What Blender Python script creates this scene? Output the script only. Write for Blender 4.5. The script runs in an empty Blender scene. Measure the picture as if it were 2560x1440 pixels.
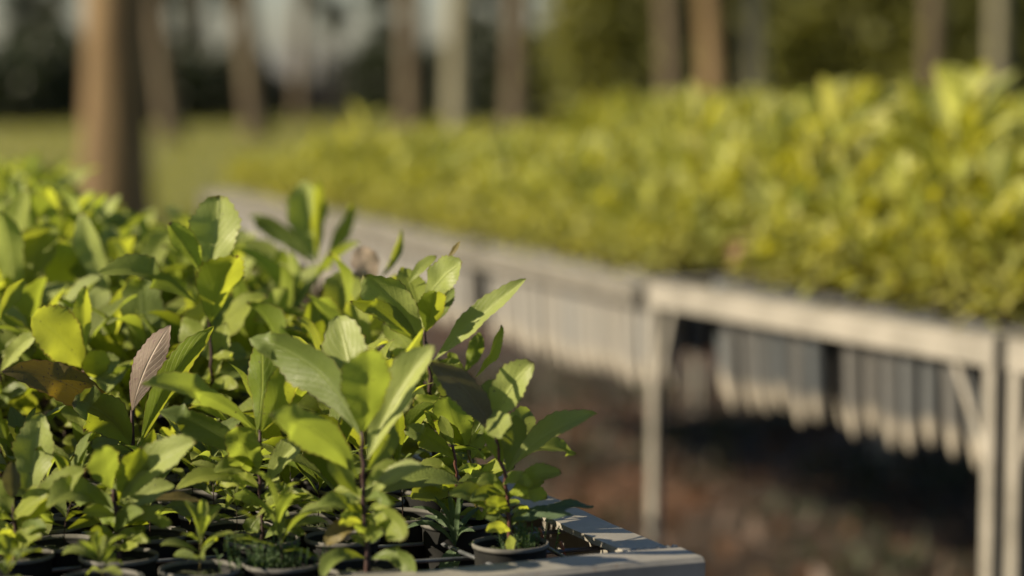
import bpy, math, random
import numpy as np
from mathutils import Vector, Matrix, Euler, Quaternion

random.seed(7); rng = np.random.RandomState(7)
sc = bpy.context.scene
R = math.radians

# ------------------------------------------------------------------ camera, world, sun, exposure
CAM = Vector((0, 0, 1.13)); PITCH = R(5.616); FPX = 6000.0
cam_d = bpy.data.cameras.new('camera'); cam = bpy.data.objects.new('camera', cam_d)
sc.collection.objects.link(cam); sc.camera = cam
cam.location = CAM; cam.rotation_euler = (R(90) - PITCH, 0, 0)
cam_d.sensor_width = 36; cam_d.lens = FPX / 2560 * 36
cam_d.clip_start = .05; cam_d.clip_end = 2000
cam_d.dof.use_dof = True; cam_d.dof.focus_distance = 1.70; cam_d.dof.aperture_fstop = 3.3
SUN_EL = R(26.5); SUN_PHI = R(77)       # from behind the camera round to the left
sdir = Vector((-math.sin(SUN_PHI) * math.cos(SUN_EL), -math.cos(SUN_PHI) * math.cos(SUN_EL), math.sin(SUN_EL)))
w = bpy.data.worlds.new('World'); sc.world = w; w.use_nodes = True
wn = w.node_tree; bg = wn.nodes['Background']
sky = wn.nodes.new('ShaderNodeTexSky'); sky.sky_type = 'NISHITA'; sky.sun_disc = False
sky.sun_elevation = SUN_EL; sky.sun_rotation = math.atan2(sdir.x, sdir.y)
sky.dust_density = 0.6; sky.ozone_density = 2.0; sky.air_density = 1.0
tint = wn.nodes.new('ShaderNodeMix'); tint.data_type = 'RGBA'; tint.blend_type = 'MULTIPLY'; tint.inputs[0].default_value = 1
tint.inputs[7].default_value = (.92, .93, .98, 1); wn.links.new(sky.outputs[0], tint.inputs[6]); wn.links.new(tint.outputs[2], bg.inputs[0]); bg.inputs[1].default_value = 0.052
sl = bpy.data.lights.new('sun', 'SUN'); sl.energy = 5.0; sl.angle = R(.5); sl.color = (1.0, .85, .62)
so = bpy.data.objects.new('sun', sl); sc.collection.objects.link(so)
so.rotation_euler = (-sdir).to_track_quat('-Z', 'Y').to_euler()
sc.view_settings.view_transform = 'Standard'; sc.view_settings.look = 'None'
sc.view_settings.exposure = 0.97; sc.view_settings.gamma = 1; sc.view_settings.use_curve_mapping = False
sc.render.engine = 'CYCLES'; sc.cycles.use_denoising = True
sc.cycles.max_bounces = 7; sc.cycles.transparent_max_bounces = 4

# ------------------------------------------------------------------ helpers
def ray(px, py):
    u = (px - 1280) / FPX; v = (720 - py) / FPX
    c, s = math.cos(PITCH), math.sin(PITCH)
    return Vector((u, c + v * s, -s + v * c))
def at(px, py, Y):
    d = ray(px, py); return CAM + d * (Y / d.y)
def onz(px, py, z):
    d = ray(px, py); return CAM + d * ((z - CAM.z) / d.z)
def proj(p):
    q = p - CAM; c, s = math.cos(PITCH), math.sin(PITCH)
    f = q.y * c - q.z * s; up = q.y * s + q.z * c
    return (1280 + FPX * q.x / f, 720 - FPX * up / f)

def link(o, parent=None):
    sc.collection.objects.link(o)
    if parent is not None: o.parent = parent
    return o
def meshobj(name, verts, faces, mats, parent=None, smooth=True, uvs=None, midx=None, rnd=None):
    me = bpy.data.meshes.new(name)
    me.from_pydata([tuple(v) for v in verts], [], faces); 
    for m in (mats if isinstance(mats, (list, tuple)) else [mats]): me.materials.append(m)
    if uvs is not None:
        ul = me.uv_layers.new(name='UVMap')
        vi = np.zeros(len(me.loops), np.int32); me.loops.foreach_get('vertex_index', vi)
        ul.data.foreach_set('uv', np.asarray(uvs, np.float32)[vi].ravel())
    if rnd is not None:
        a = me.attributes.new('rnd', 'FLOAT', 'POINT'); a.data.foreach_set('value', np.asarray(rnd, np.float32))
    if midx is not None: me.polygons.foreach_set('material_index', midx)
    if smooth: me.polygons.foreach_set('use_smooth', [True] * len(me.polygons))
    me.update()
    return link(bpy.data.objects.new(name, me), parent)
def tag(o, label=None, cat=None, group=None, kind=None):
    if label: o['label'] = label
    if cat: o['category'] = cat
    if group: o['group'] = group
    if kind: o['kind'] = kind
    return o
def empty(name, loc, rz=0.0, sc_=1.0):
    o = bpy.data.objects.new(name, None); link(o)
    o.empty_display_size = .02; o.location = loc; o.rotation_euler = (0, 0, rz); o.scale = (sc_,) * 3
    return o
def box_geo(o, ax, ay, az, V, F):
    """box from corner o along three edge vectors"""
    b = len(V)
    for k in range(8):
        V.append(o + ax * (k & 1) + ay * ((k >> 1) & 1) + az * ((k >> 2) & 1))
    F += [(b, b+2, b+3, b+1), (b+4, b+5, b+7, b+6), (b, b+1, b+5, b+4), (b+2, b+6, b+7, b+3), (b, b+4, b+6, b+2), (b+1, b+3, b+7, b+5)]
def tube_geo(pts, rad, n, V, F, cap=True):
    b = len(V); m = len(pts); ref = Vector((0.31, 0.9, 0.2))
    for i, p in enumerate(pts):
        t = (pts[min(i+1, m-1)] - pts[max(i-1, 0)]).normalized()
        if abs(t.dot(ref)) > .95: ref = Vector((1, 0, 0))
        a = (ref - t * ref.dot(t)).normalized(); c = t.cross(a)
        for k in range(n):
            th = 2 * math.pi * k / n
            V.append(p + (a * math.cos(th) + c * math.sin(th)) * rad[i])
    for i in range(m-1):
        for k in range(n):
            k2 = (k+1) % n
            F.append((b+i*n+k, b+i*n+k2, b+(i+1)*n+k2, b+(i+1)*n+k))
    if cap: F.append(tuple(b+k for k in reversed(range(n)))); F.append(tuple(b+(m-1)*n+k for k in range(n)))
def lathe(prof, n):
    V, F = [], []
    for (r, z) in prof:
        for k in range(n):
            th = 2*math.pi*k/n; V.append(Vector((r*math.cos(th), r*math.sin(th), z)))
    for i in range(len(prof)-1):
        for k in range(n):
            k2 = (k+1) % n; F.append((i*n+k, i*n+k2, (i+1)*n+k2, (i+1)*n+k))
    return V, F

# ------------------------------------------------------------------ materials
def newmat(name):
    m = bpy.data.materials.new(name); m.use_nodes = True
    nt = m.node_tree; return m, nt, nt.nodes['Principled BSDF'], nt.nodes['Material Output']
def N(nt, typ, **kw):
    n = nt.nodes.new(typ)
    for k, v in kw.items():
        if k.startswith('i_'):
            key = k[2:]; n.inputs[int(key) if key.isdigit() else key].default_value = v
        else: setattr(n, k, v)
    return n
def mathn(nt, op, a, b=None, c=None, clamp=False):
    n = nt.nodes.new('ShaderNodeMath'); n.operation = op; n.use_clamp = clamp
    for i, x in enumerate((a, b, c)):
        if x is None: continue
        if isinstance(x, (int, float)): n.inputs[i].default_value = x
        else: nt.links.new(x, n.inputs[i])
    return n.outputs[0]
def mixc(nt, f, a, b, mode='MIX'):
    n = nt.nodes.new('ShaderNodeMix'); n.data_type = 'RGBA'; n.blend_type = mode
    for key, x in ((0, f), (6, a), (7, b)):
        if isinstance(x, (int, float)): n.inputs[key].default_value = x
        elif isinstance(x, tuple): n.inputs[key].default_value = (*x, 1) if len(x) == 3 else x
        else: nt.links.new(x, n.inputs[key])
    return n.outputs[2]
def ramp(nt, f, stops):
    n = nt.nodes.new('ShaderNodeValToRGB'); nt.links.new(f, n.inputs[0])
    el = n.color_ramp.elements
    while len(el) > 1: el.remove(el[-1])
    for i, (p, c) in enumerate(stops):
        e = el[0] if i == 0 else el.new(p)
        e.position = p; e.color = (*c, 1)
    return n.outputs[0]

def leaf_mat(name, dark, light, trans, source='object', spots=0.25, rough=.38, edge=(.16, .07, .03), spotc=(.05,.03,.02), under=.5, tmix=.47):
    m, nt, p, out = newmat(name)
    uv = N(nt, 'ShaderNodeUVMap'); sep = N(nt, 'ShaderNodeSeparateXYZ'); nt.links.new(uv.outputs[0], sep.inputs[0])
    ax = mathn(nt, 'ABSOLUTE', mathn(nt, 'SUBTRACT', sep.outputs[0], .5))          # 0 midrib .. .5 edge
    if source == 'object': rv = N(nt, 'ShaderNodeObjectInfo').outputs['Random']
    else: rv = N(nt, 'ShaderNodeAttribute', attribute_name='rnd').outputs['Fac']
    tc = N(nt, 'ShaderNodeTexCoord')
    nz = N(nt, 'ShaderNodeTexNoise', i_Scale=55.0, i_Detail=4.0); nt.links.new(tc.outputs['Object'], nz.inputs['Vector'])
    nf = N(nt, 'ShaderNodeTexNoise', i_Scale=420.0, i_Detail=3.0); nt.links.new(tc.outputs['Object'], nf.inputs['Vector'])
    f = mathn(nt, 'ADD', rv, mathn(nt, 'MULTIPLY', mathn(nt, 'SUBTRACT', nz.outputs[0], .5), 1.1), clamp=True)
    base = mixc(nt, f, dark, light)
    tr = mixc(nt, f, tuple(c * .55 for c in trans), trans)
    # lateral veins
    ph = mathn(nt, 'SUBTRACT', mathn(nt, 'MULTIPLY', sep.outputs[1], 9.0), mathn(nt, 'MULTIPLY', ax, 7.0))
    sn = mathn(nt, 'ABSOLUTE', mathn(nt, 'SUBTRACT', mathn(nt, 'FRACT', ph), .5))
    vein = mathn(nt, 'SUBTRACT', 1.0, mathn(nt, 'MULTIPLY', sn, 11.0), clamp=True)
    rib = mathn(nt, 'SUBTRACT', 1.0, mathn(nt, 'MULTIPLY', ax, 26.0), clamp=True)
    vv = mathn(nt, 'MAXIMUM', mathn(nt, 'MULTIPLY', vein, .42), rib)
    ribc = tuple(min(1, c * 1.5 + .06) for c in light)
    col = mixc(nt, mathn(nt, 'MULTIPLY', vv, .55), base, ribc)
    tr = mixc(nt, mathn(nt, 'MULTIPLY', vv, .5), tr, tuple(c * .45 for c in trans))
    ed = mathn(nt, 'MULTIPLY', mathn(nt, 'SUBTRACT', ax, .468), 30.0, clamp=True)
    col = mixc(nt, mathn(nt, 'MULTIPLY', ed, .75), col, edge); tr = mixc(nt, ed, tr, edge)
    if spots:
        s = mathn(nt, 'MULTIPLY', mathn(nt, 'SUBTRACT', nf.outputs[0], .68 - spots * .1), 14.0, clamp=True)
        s = mathn(nt, 'MULTIPLY', s, mathn(nt, 'GREATER_THAN', nz.outputs[0], .58 - spots * .25))
        col = mixc(nt, mathn(nt, 'MULTIPLY', s, .8), col, spotc); tr = mixc(nt, s, tr, spotc)
    tip = mathn(nt, 'MULTIPLY', mathn(nt, 'SUBTRACT', mathn(nt, 'ADD', sep.outputs[1], mathn(nt, 'MULTIPLY', nf.outputs[0], .10)), 1.0), 25.0, clamp=True)
    tip = mathn(nt, 'MULTIPLY', tip, mathn(nt, 'GREATER_THAN', rv, .35))
    col = mixc(nt, mathn(nt, 'MULTIPLY', tip, .8), col, (.16, .10, .045)); tr = mixc(nt, tip, tr, (.12, .07, .02))
    dust = mathn(nt, 'MULTIPLY', mathn(nt, 'SUBTRACT', nf.outputs[0], .56), 3.0, clamp=True)
    col = mixc(nt, mathn(nt, 'MULTIPLY', dust, .25), col, (.36, .36, .25))
    g = N(nt, 'ShaderNodeNewGeometry')
    col = mixc(nt, mathn(nt, 'MULTIPLY', g.outputs['Backfacing'], under), col, tuple(min(1, .55 * c + .055) for c in light))
    nt.links.new(col, p.inputs['Base Color'])
    nt.links.new(mathn(nt, 'ADD', rough, mathn(nt, 'MULTIPLY', nf.outputs[0], .2)), p.inputs['Roughness'])
    p.inputs['Specular IOR Level'].default_value = .26
    bp = N(nt, 'ShaderNodeBump', i_Strength=.55, i_Distance=.0014)
    h = mathn(nt, 'SUBTRACT', mathn(nt, 'ADD', mathn(nt, 'MULTIPLY', nz.outputs[0], 1.2), mathn(nt, 'MULTIPLY', nf.outputs[0], .25)), mathn(nt, 'MULTIPLY', vv, .5))
    nt.links.new(h, bp.inputs['Height']); nt.links.new(bp.outputs[0], p.inputs['Normal'])
    t = N(nt, 'ShaderNodeBsdfTranslucent'); nt.links.new(tr, t.inputs[0])
    mx = N(nt, 'ShaderNodeMixShader'); mx.inputs[0].default_value = tmix
    nt.links.new(p.outputs[0], mx.inputs[1]); nt.links.new(t.outputs[0], mx.inputs[2]); nt.links.new(mx.outputs[0], out.inputs[0])
    return m
L = {}
L['green']  = leaf_mat('leaf_green', (.125, .175, .018), (.28, .33, .035), (.52, .64, .07))
L['lime']   = leaf_mat('leaf_lime', (.17, .235, .02), (.33, .385, .04), (.66, .73, .06), spots=.1, tmix=.5)
L['pale']   = leaf_mat('leaf_pale', (.21, .27, .05), (.36, .42, .10), (.50, .60, .05), rough=.36, tmix=.38)  # lighter tone for sunlit leaves, direct sun put into the colour
L['deep']   = leaf_mat('leaf_deep', (.09, .145, .018), (.17, .225, .026), (.46, .54, .03), rough=.38, tmix=.38)  # darker tone for shaded leaves, shade put into the colour
L['brown']  = leaf_mat('leaf_brown', (.14, .115, .02), (.21, .165, .03), (.26, .18, .012), spots=.6, edge=(.12,.04,.02))
L['purple'] = leaf_mat('leaf_purple', (.22, .17, .13), (.36, .29, .22), (.42, .28, .18), spots=.7, spotc=(.16, .06, .10), edge=(.1,.03,.05), under=.2, tmix=.25)
L['dusk']   = leaf_mat('leaf_dusk', (.10, .115, .085), (.16, .155, .11), (.2, .18, .05), edge=(.09,.02,.03), spots=.6, tmix=.2)
L['far']    = leaf_mat('leaf_far', (.12, .165, .02), (.50, .49, .11), (.78, .74, .045), rough=.34, spots=0, tmix=.36)
L['crowd']  = leaf_mat('leaf_crowd', (.10, .15, .02), (.48, .50, .12), (.78, .74, .045), source='attr', rough=.36, spots=0, tmix=.36)
L['weed']   = leaf_mat('leaf_weed', (.05, .10, .035), (.09, .15, .06), (.2, .32, .05), spots=0, rough=.45, tmix=.3, edge=(.08,.12,.04))

def simple(name, c1, c2, scale=8, rough=.6, bump=.3, bdist=.002, metallic=0.0, detail=6, c3=None, coord='Object', spec=.4):
    m, nt, p, out = newmat(name)
    tc = N(nt, 'ShaderNodeTexCoord'); nz = N(nt, 'ShaderNodeTexNoise', i_Scale=float(scale), i_Detail=float(detail), i_Roughness=.6)
    nt.links.new(tc.outputs[coord], nz.inputs['Vector'])
    st = [(.36, c1), (.62, c2)]
    if c3: st.append((.72, c3))
    nt.links.new(ramp(nt, nz.outputs[0], st), p.inputs['Base Color'])
    p.inputs['Roughness'].default_value = rough; p.inputs['Metallic'].default_value = metallic
    p.inputs['Specular IOR Level'].default_value = spec
    n2 = N(nt, 'ShaderNodeTexNoise', i_Scale=scale * 7.0, i_Detail=4.0); nt.links.new(tc.outputs[coord], n2.inputs['Vector'])
    b = N(nt, 'ShaderNodeBump', i_Strength=bump, i_Distance=bdist); nt.links.new(n2.outputs[0], b.inputs['Height']); nt.links.new(b.outputs[0], p.inputs['Normal'])
    return m
def bark_mat(name, c1, c2, c3):
    m, nt, p, out = newmat(name)
    tc = N(nt, 'ShaderNodeTexCoord'); mp = N(nt, 'ShaderNodeMapping'); mp.inputs['Scale'].default_value = (6, 6, .7)
    nt.links.new(tc.outputs['Object'], mp.inputs[0])
    nz = N(nt, 'ShaderNodeTexNoise', i_Scale=1.6, i_Detail=7.0, i_Roughness=.65); nt.links.new(mp.outputs[0], nz.inputs['Vector'])
    nt.links.new(ramp(nt, nz.outputs[0], [(.32, c1), (.5, c2), (.68, c3)]), p.inputs['Base Color'])
    p.inputs['Roughness'].default_value = .85; p.inputs['Specular IOR Level'].default_value = .2
    b = N(nt, 'ShaderNodeBump', i_Strength=.7, i_Distance=.03); nt.links.new(nz.outputs[0], b.inputs['Height']); nt.links.new(b.outputs[0], p.inputs['Normal'])
    return m
M = {}
# grey-white painted angle iron: chipped, with rust freckles and scratches
def steel(name='painted_steel', k=1.0):
    m, nt, p, out = newmat(name)
    tc = N(nt, 'ShaderNodeTexCoord')
    n1 = N(nt, 'ShaderNodeTexNoise', i_Scale=14.0, i_Detail=7.0, i_Roughness=.62); nt.links.new(tc.outputs['Object'], n1.inputs['Vector'])
    n2 = N(nt, 'ShaderNodeTexNoise', i_Scale=160.0, i_Detail=5.0); nt.links.new(tc.outputs['Object'], n2.inputs['Vector'])
    v = N(nt, 'ShaderNodeTexVoronoi', i_Scale=110.0); nt.links.new(tc.outputs['Object'], v.inputs['Vector'])
    c = ramp(nt, n1.outputs[0], [(.3, (.17, .165, .145)), (.5, (.26, .25, .22)), (.7, (.33, .315, .28))])
    chip = mathn(nt, 'MULTIPLY', mathn(nt, 'LESS_THAN', v.outputs['Distance'], .17), mathn(nt, 'GREATER_THAN', n1.outputs[0], .56))
    rust = mathn(nt, 'MULTIPLY', mathn(nt, 'SUBTRACT', n2.outputs[0], .60), 9.0, clamp=True)
    rust = mathn(nt, 'MULTIPLY', rust, mathn(nt, 'MULTIPLY', mathn(nt, 'SUBTRACT', .52, n1.outputs[0]), 6.0, clamp=True))
    c = mixc(nt, mathn(nt, 'MULTIPLY', rust, .7), c, (.17, .085, .04)); c = mixc(nt, mathn(nt, 'MULTIPLY', chip, .6), c, (.12, .10, .08))
    c = mixc(nt, 1.0, c, (k, k*.98, k*.95), 'MULTIPLY')
    nt.links.new(c, p.inputs['Base Color']); p.inputs['Roughness'].default_value = .47; p.inputs['Metallic'].default_value = .1
    b = N(nt, 'ShaderNodeBump', i_Strength=.35, i_Distance=.0015)
    nt.links.new(mathn(nt, 'SUBTRACT', n1.outputs[0], mathn(nt, 'MULTIPLY', chip, .3)), b.inputs['Height']); nt.links.new(b.outputs[0], p.inputs['Normal'])
    return m
M['steel'] = steel(); M['old_steel'] = steel('weathered_steel', .62)
M['wire'] = simple('galvanised_wire', (.10, .11, .12), (.22, .23, .25), 60, .4, .1, metallic=.6)
M['wire_red'] = simple('rusty_clip', (.22, .07, .03), (.35, .13, .06), 60, .7, .2)
M['pot0'] = simple('black_plastic', (.014, .016, .017), (.032, .034, .034), 40, .42, .15, .0006, spec=.5, c3=(.07,.066,.058))
def nearpot():
    m, nt, p, out = newmat('black_pot_plastic')
    tc = N(nt, 'ShaderNodeTexCoord'); sep = N(nt, 'ShaderNodeSeparateXYZ'); nt.links.new(tc.outputs['Object'], sep.inputs[0])
    nz = N(nt, 'ShaderNodeTexNoise', i_Scale=90.0, i_Detail=6.0); nt.links.new(tc.outputs['Object'], nz.inputs['Vector'])
    top = mathn(nt, 'MULTIPLY', mathn(nt, 'ADD', sep.outputs[2], .0022), 900.0, clamp=True)
    c = mixc(nt, nz.outputs[0], (.008, .009, .010), (.022, .022, .02))
    c = mixc(nt, mathn(nt, 'MULTIPLY', top, mathn(nt, 'ADD', nz.outputs[0], .15)), c, (.17, .165, .15))
    nt.links.new(c, p.inputs['Base Color']); p.inputs['Roughness'].default_value = .7; p.inputs['Specular IOR Level'].default_value = .15
    return m
M['pot'] = nearpot()
def farpot(name, c1, c2, c3, c4):
    m, nt, p, out = newmat(name)
    tc = N(nt, 'ShaderNodeTexCoord'); sep = N(nt, 'ShaderNodeSeparateXYZ'); nt.links.new(tc.outputs['Object'], sep.inputs[0])
    nz = N(nt, 'ShaderNodeTexNoise', i_Scale=30.0, i_Detail=5.0); nt.links.new(tc.outputs['Object'], nz.inputs['Vector'])
    oi = N(nt, 'ShaderNodeObjectInfo')
    base = mixc(nt, nz.outputs[0], c1, c2)
    base = mixc(nt, mathn(nt, 'MULTIPLY', oi.outputs['Random'], .5), base, c3)
    tip = mathn(nt, 'MULTIPLY', mathn(nt, 'SUBTRACT', -.135, sep.outputs[2]), 45.0, clamp=True)
    c = mixc(nt, mathn(nt, 'MULTIPLY', tip, .85), base, c4)
    nt.links.new(c, p.inputs['Base Color']); p.inputs['Roughness'].default_value = .6
    return m
M['farpot'] = farpot('dusty_tube_plastic', (.055, .066, .074), (.10, .112, .12), (.14, .125, .105), (.40, .36, .29))
M['palepot'] = farpot('pale_tube_plastic', (.18, .19, .19), (.27, .27, .26), (.30, .27, .22), (.46, .42, .35))  # lighter plastic tone, used for the tubes of the long far bench
M['soil'] = simple('mossy_potting_soil', (.018, .014, .008), (.035, .05, .012), 70, .95, .8, .004, c3=(.06, .09, .015))
M['stem'] = simple('seedling_stem', (.022, .011, .010), (.05, .022, .018), 60, .6, .3, .0008, c3=(.08, .07, .02))
M['stem_red'] = simple('seedling_stem_red', (.05, .018, .014), (.11, .042, .03), 60, .5, .3, .0008)
M['stem_green'] = simple('seedling_stem_green', (.10, .11, .02), (.2, .13, .05), 60, .5, .3, .0008)
M['bark'] = bark_mat('tan_bark', (.06, .042, .026), (.155, .105, .053), (.225, .16, .088))
M['bark2'] = bark_mat('red_brown_bark', (.055, .042, .03), (.10, .078, .052), (.155, .13, .085))
M['bark3'] = bark_mat('pale_grey_bark', (.12, .115, .08), (.19, .175, .12), (.26, .245, .17))

def ground_mat():
    m, nt, p, out = newmat('bare_soil')
    tc = N(nt, 'ShaderNodeTexCoord')
    n1 = N(nt, 'ShaderNodeTexNoise', i_Scale=1.3, i_Detail=8.0, i_Roughness=.65); nt.links.new(tc.outputs['Object'], n1.inputs['Vector'])
    n2 = N(nt, 'ShaderNodeTexNoise', i_Scale=19.0, i_Detail=6.0); nt.links.new(tc.outputs['Object'], n2.inputs['Vector'])
    a = ramp(nt, n1.outputs[0], [(.35, (.010, .007, .005)), (.52, (.028, .013, .006)), (.61, (.15, .058, .024)), (.74, (.016, .018, .007))])  # red-brown soil stop, raised to paint sunlit patches into the ground colour
    c = mixc(nt, mathn(nt, 'MULTIPLY', n2.outputs[0], .7), a, (.05, .035, .02))
    nt.links.new(c, p.inputs['Base Color']); p.inputs['Roughness'].default_value = .95
    b = N(nt, 'ShaderNodeBump', i_Strength=.8, i_Distance=.03); nt.links.new(n2.outputs[0], b.inputs['Height']); nt.links.new(b.outputs[0], p.inputs['Normal'])
    return m
M['ground'] = ground_mat()
M['lawn'] = simple('short_grass_ground', (.14, .15, .035), (.22, .21, .055), 1.5, .95, .6, .03, detail=9, c3=(.26, .22, .09))
M['blade'] = leaf_mat('grass_blade', (.10, .13, .03), (.22, .22, .05), (.4, .4, .03), source='attr', spots=0)
M['litter'] = leaf_mat('dry_leaf', (.03, .014, .007), (.09, .042, .018), (.2, .1, .03), source='attr', spots=0, tmix=.2)
M['tree_leaf'] = leaf_mat('tree_leaf', (.07, .085, .02), (.20, .205, .045), (.34, .33, .03), source='attr', spots=0, tmix=.35)
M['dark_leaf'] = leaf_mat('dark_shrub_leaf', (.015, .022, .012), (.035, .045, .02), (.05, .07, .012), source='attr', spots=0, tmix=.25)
M['shade'] = simple('black_shade_cloth', (.012, .012, .013), (.022, .022, .022), 3, .9, .2)
M['pale'] = simple('weathered_sheeting', (.13, .135, .13), (.19, .19, .18), .6, .6, .1)

# ------------------------------------------------------------------ leaf geometry
def width_prof(t, rnd_=.85, peak=1.45):
    return max(.035 * (1 - t), math.sin(math.pi * min(1, t) ** peak) ** rnd_ if t < 1 else 0.0)
COLS = (-1, -.62, -.28, 0, .28, .62, 1)
def leaf_grid(spine, sides, hw, fold=.35, wave=.12, serr=.06, rnd_=.85, peak=1.45, cols=COLS, seed=0, cup=.0, blister=.0):
    r = random.Random(seed); n = len(spine) - 1
    p1, p2, fr = r.uniform(0, 6.3), r.uniform(0, 6.3), r.uniform(1.2, 2.6)
    V, UV, F = [], [], []
    for i in range(n + 1):
        t = i / n; P = spine[i]
        T = (spine[min(i+1, n)] - spine[max(i-1, 0)]).normalized()
        S = (sides[i] - T * sides[i].dot(T)).normalized(); Nn = T.cross(S)          # adaxial normal = T x S
        wd = hw * width_prof(t, rnd_, peak)
        for u in cols:
            au = abs(u); ww = wd
            if au == 1 and t > .22: ww *= (1 + serr * (.6 if i % 2 else -.7) + .05 * math.sin(t * 21 + p1 * u))
            wv = wave * hw * au * au * math.sin(2 * math.pi * fr * t + (p1 if u < 0 else p2)) * min(1, t * 2.5)
            bl = blister * hw * math.sin(u * 5 + p1) * math.sin(t * 17 + p2) * (1 - au)
            off = S * (u * ww * math.cos(fold)) + Nn * (au * ww * math.sin(fold) * (1 - cup * au) + wv + bl)
            V.append(P + off + T * (au == 1 and t > .22) * (hw * .05 if i % 2 else 0)); UV.append((.5 + .5 * u, t))
    c = len(cols)
    for i in range(n):
        for k in range(c-1):
            a = i*c+k; F.append((a, a+1, a+c+1, a+c))
    return V, UV, F

def proto_leaf(name, bend, fold, wave, aspect, seed, mat, nseg=18, cols=COLS, twist=0., rnd_=.85, peak=1.45):
    """unit-length leaf along +Y, upper face +Z, arching downwards by bend radians"""
    sp, sd = [], []; p = Vector((0, 0, 0)); 
    for i in range(nseg+1):
        t = i / nseg; sp.append(p.copy())
        a = -bend * t * t * 1.2 + .12 * math.sin(t * 3 + seed)
        p = p + Vector((.05 * math.sin(2.2 * t + seed) / nseg, math.cos(a) / nseg, math.sin(a) / nseg))
        tw = twist * t; sd.append(Vector((math.cos(tw), 0, math.sin(tw))))
    V, UV, F = leaf_grid(sp, [-s for s in sd] if False else [s for s in sd], aspect / 2, fold, wave, .06, rnd_, peak, cols, seed)
    # T x S = Y x X = -Z, so flip faces and fold to keep upper face +Z
    V = [Vector((v.x, v.y, v.z)) for v in V]
    return V, UV, F

def unit_leaf(bend, fold, wave, aspect, seed, nseg, cols, twist=0, rnd_=.85, peak=1.45):
    sp, sd = [], []; p = Vector((0, 0, 0))
    for i in range(nseg+1):
        t = i / nseg; sp.append(p.copy())
        a = -bend * t * t * 1.25 + .15 * math.sin(t * 3 + seed)
        p = p + Vector((.06 * math.sin(2.2 * t + seed) / nseg, math.cos(a) / nseg, math.sin(a) / nseg))
        tw = twist * t; sd.append(Vector((-math.cos(tw), 0, math.sin(tw))))
    return leaf_grid(sp, sd, aspect / 2, fold, wave, .06, rnd_, peak, cols, seed)

LEAFMESH = {}
def leafmesh(kind, k):
    key = (kind, k)
    if key not in LEAFMESH:
        r = random.Random(k * 13 + len(kind))
        V, UV, F = unit_leaf(r.uniform(.1, 1.5), r.uniform(.12, .6), r.uniform(.06, .22), r.uniform(.25, .37), k, 20 if kind != 'far' else 9,
                             COLS if kind != 'far' else (-1, -.5, 0, .5, 1), r.uniform(-.6, .6), r.uniform(.62, .9), r.uniform(1.25, 1.65))
        o = meshobj('leaf', V, F, L[kind], uvs=UV); LEAFMESH[key] = o.data
        sc.collection.objects.unlink(o); bpy.data.objects.remove(o)
    return LEAFMESH[key]

def plan(h, seed, nleaf=12, ll=.062, lean=.06):
    """a seedling as data: stem polyline, leaf transforms (loc, quaternion, length)"""
    r = random.Random(seed)
    ax, ay = r.gauss(0, lean), r.gauss(0, lean); ph = r.uniform(0, 6.28)
    def sp(t): return Vector((ax * h * t * t * 2 + .003 * math.sin(t * 7 + ph), ay * h * t * t * 2 + .003 * math.cos(t * 6 + ph), h * t))
    stem = [sp(i / 7) for i in range(8)]
    leaves = []
    for i in range(nleaf):
        t = .22 + .78 * ((i + r.uniform(-.25, .25)) / (nleaf - 1)); t = min(1, max(.12, t))
        az = ph + i * 2.4 + r.uniform(-.35, .35)
        el = R(2) + R(74) * t ** 1.25 + r.gauss(0, R(11))
        ln = ll * (.45 + 1.0 * math.sin(math.pi * min(1, t * .72 + .12))) * r.uniform(.78, 1.2)
        q = Quaternion((0, 0, 1), az) @ Quaternion((1, 0, 0), el) @ Quaternion((0, 1, 0), r.gauss(0, .3))
        leaves.append((sp(t), q, ln))
    return stem, leaves
def stem_mesh(stem, r0, r1, mat, n=6):
    V, F = [], []; m = len(stem)
    tube_geo(stem, [r0 + (r1 - r0) * i / (m-1) for i in range(m)], n, V, F)
    return V, F

# pots
POTN = [(.0, -.118), (.014, -.118), (.0195, -.085), (.0235, -.03), (.0262, -.004), (.0272, -.0032), (.0280, -.0025), (.0280, .0008), (.0270, .0012), (.0264, -.003), (.0256, -.016)]
def make_pot_mesh(name, prof, mat, n=22):
    V, F = lathe(prof, n)
    o = meshobj(name, V, F, mat); me = o.data; sc.collection.objects.unlink(o); bpy.data.objects.remove(o); return me
POT = make_pot_mesh('pot', POTN, M['pot'])
def far_pot_mesh(mat):
    V, F = [], []; n = 20
    prof = [(.002, -.190), (.007, -.184), (.011, -.166), (.0155, -.135), (.0205, -.012), (.0225, -.008), (.0225, .004), (.0205, .004), (.0195, -.01)]
    for (r_, z) in prof:
        for k in range(n):
            th = 2*math.pi*k/n; rr = r_ * (1 + (.05 if k % 4 == 0 and z < -.02 and z > -.17 else 0))
            V.append(Vector((rr*math.cos(th), rr*math.sin(th), z)))
    F = [(i*n+k, i*n+(k+1) % n, (i+1)*n+(k+1) % n, (i+1)*n+k) for i in range(len(prof)-1) for k in range(n)]
    o = meshobj('pot', V, F, mat); me = o.data; sc.collection.objects.unlink(o); bpy.data.objects.remove(o); return me
FARPOT = far_pot_mesh(M['farpot']); PALEPOT = far_pot_mesh(M['palepot'])
def soil_mesh():
    V, F = [], []; n = 16; r_ = random.Random(3)
    for j, rad in enumerate((.0, .009, .017, .0252)):
        for k in range(n):
            th = 2*math.pi*k/n
            V.append(Vector((rad*math.cos(th), rad*math.sin(th), -.007 + (r_.uniform(-.002, .0045) if 0 < j < 3 else 0))))
    for j in range(3):
        for k in range(n): F.append((j*n+k, (j+1)*n+k, (j+1)*n+(k+1) % n, j*n+(k+1) % n))
    o = meshobj('soil', V, F, M['soil']); me = o.data; sc.collection.objects.unlink(o); bpy.data.objects.remove(o); return me
SOIL = soil_mesh()
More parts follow.
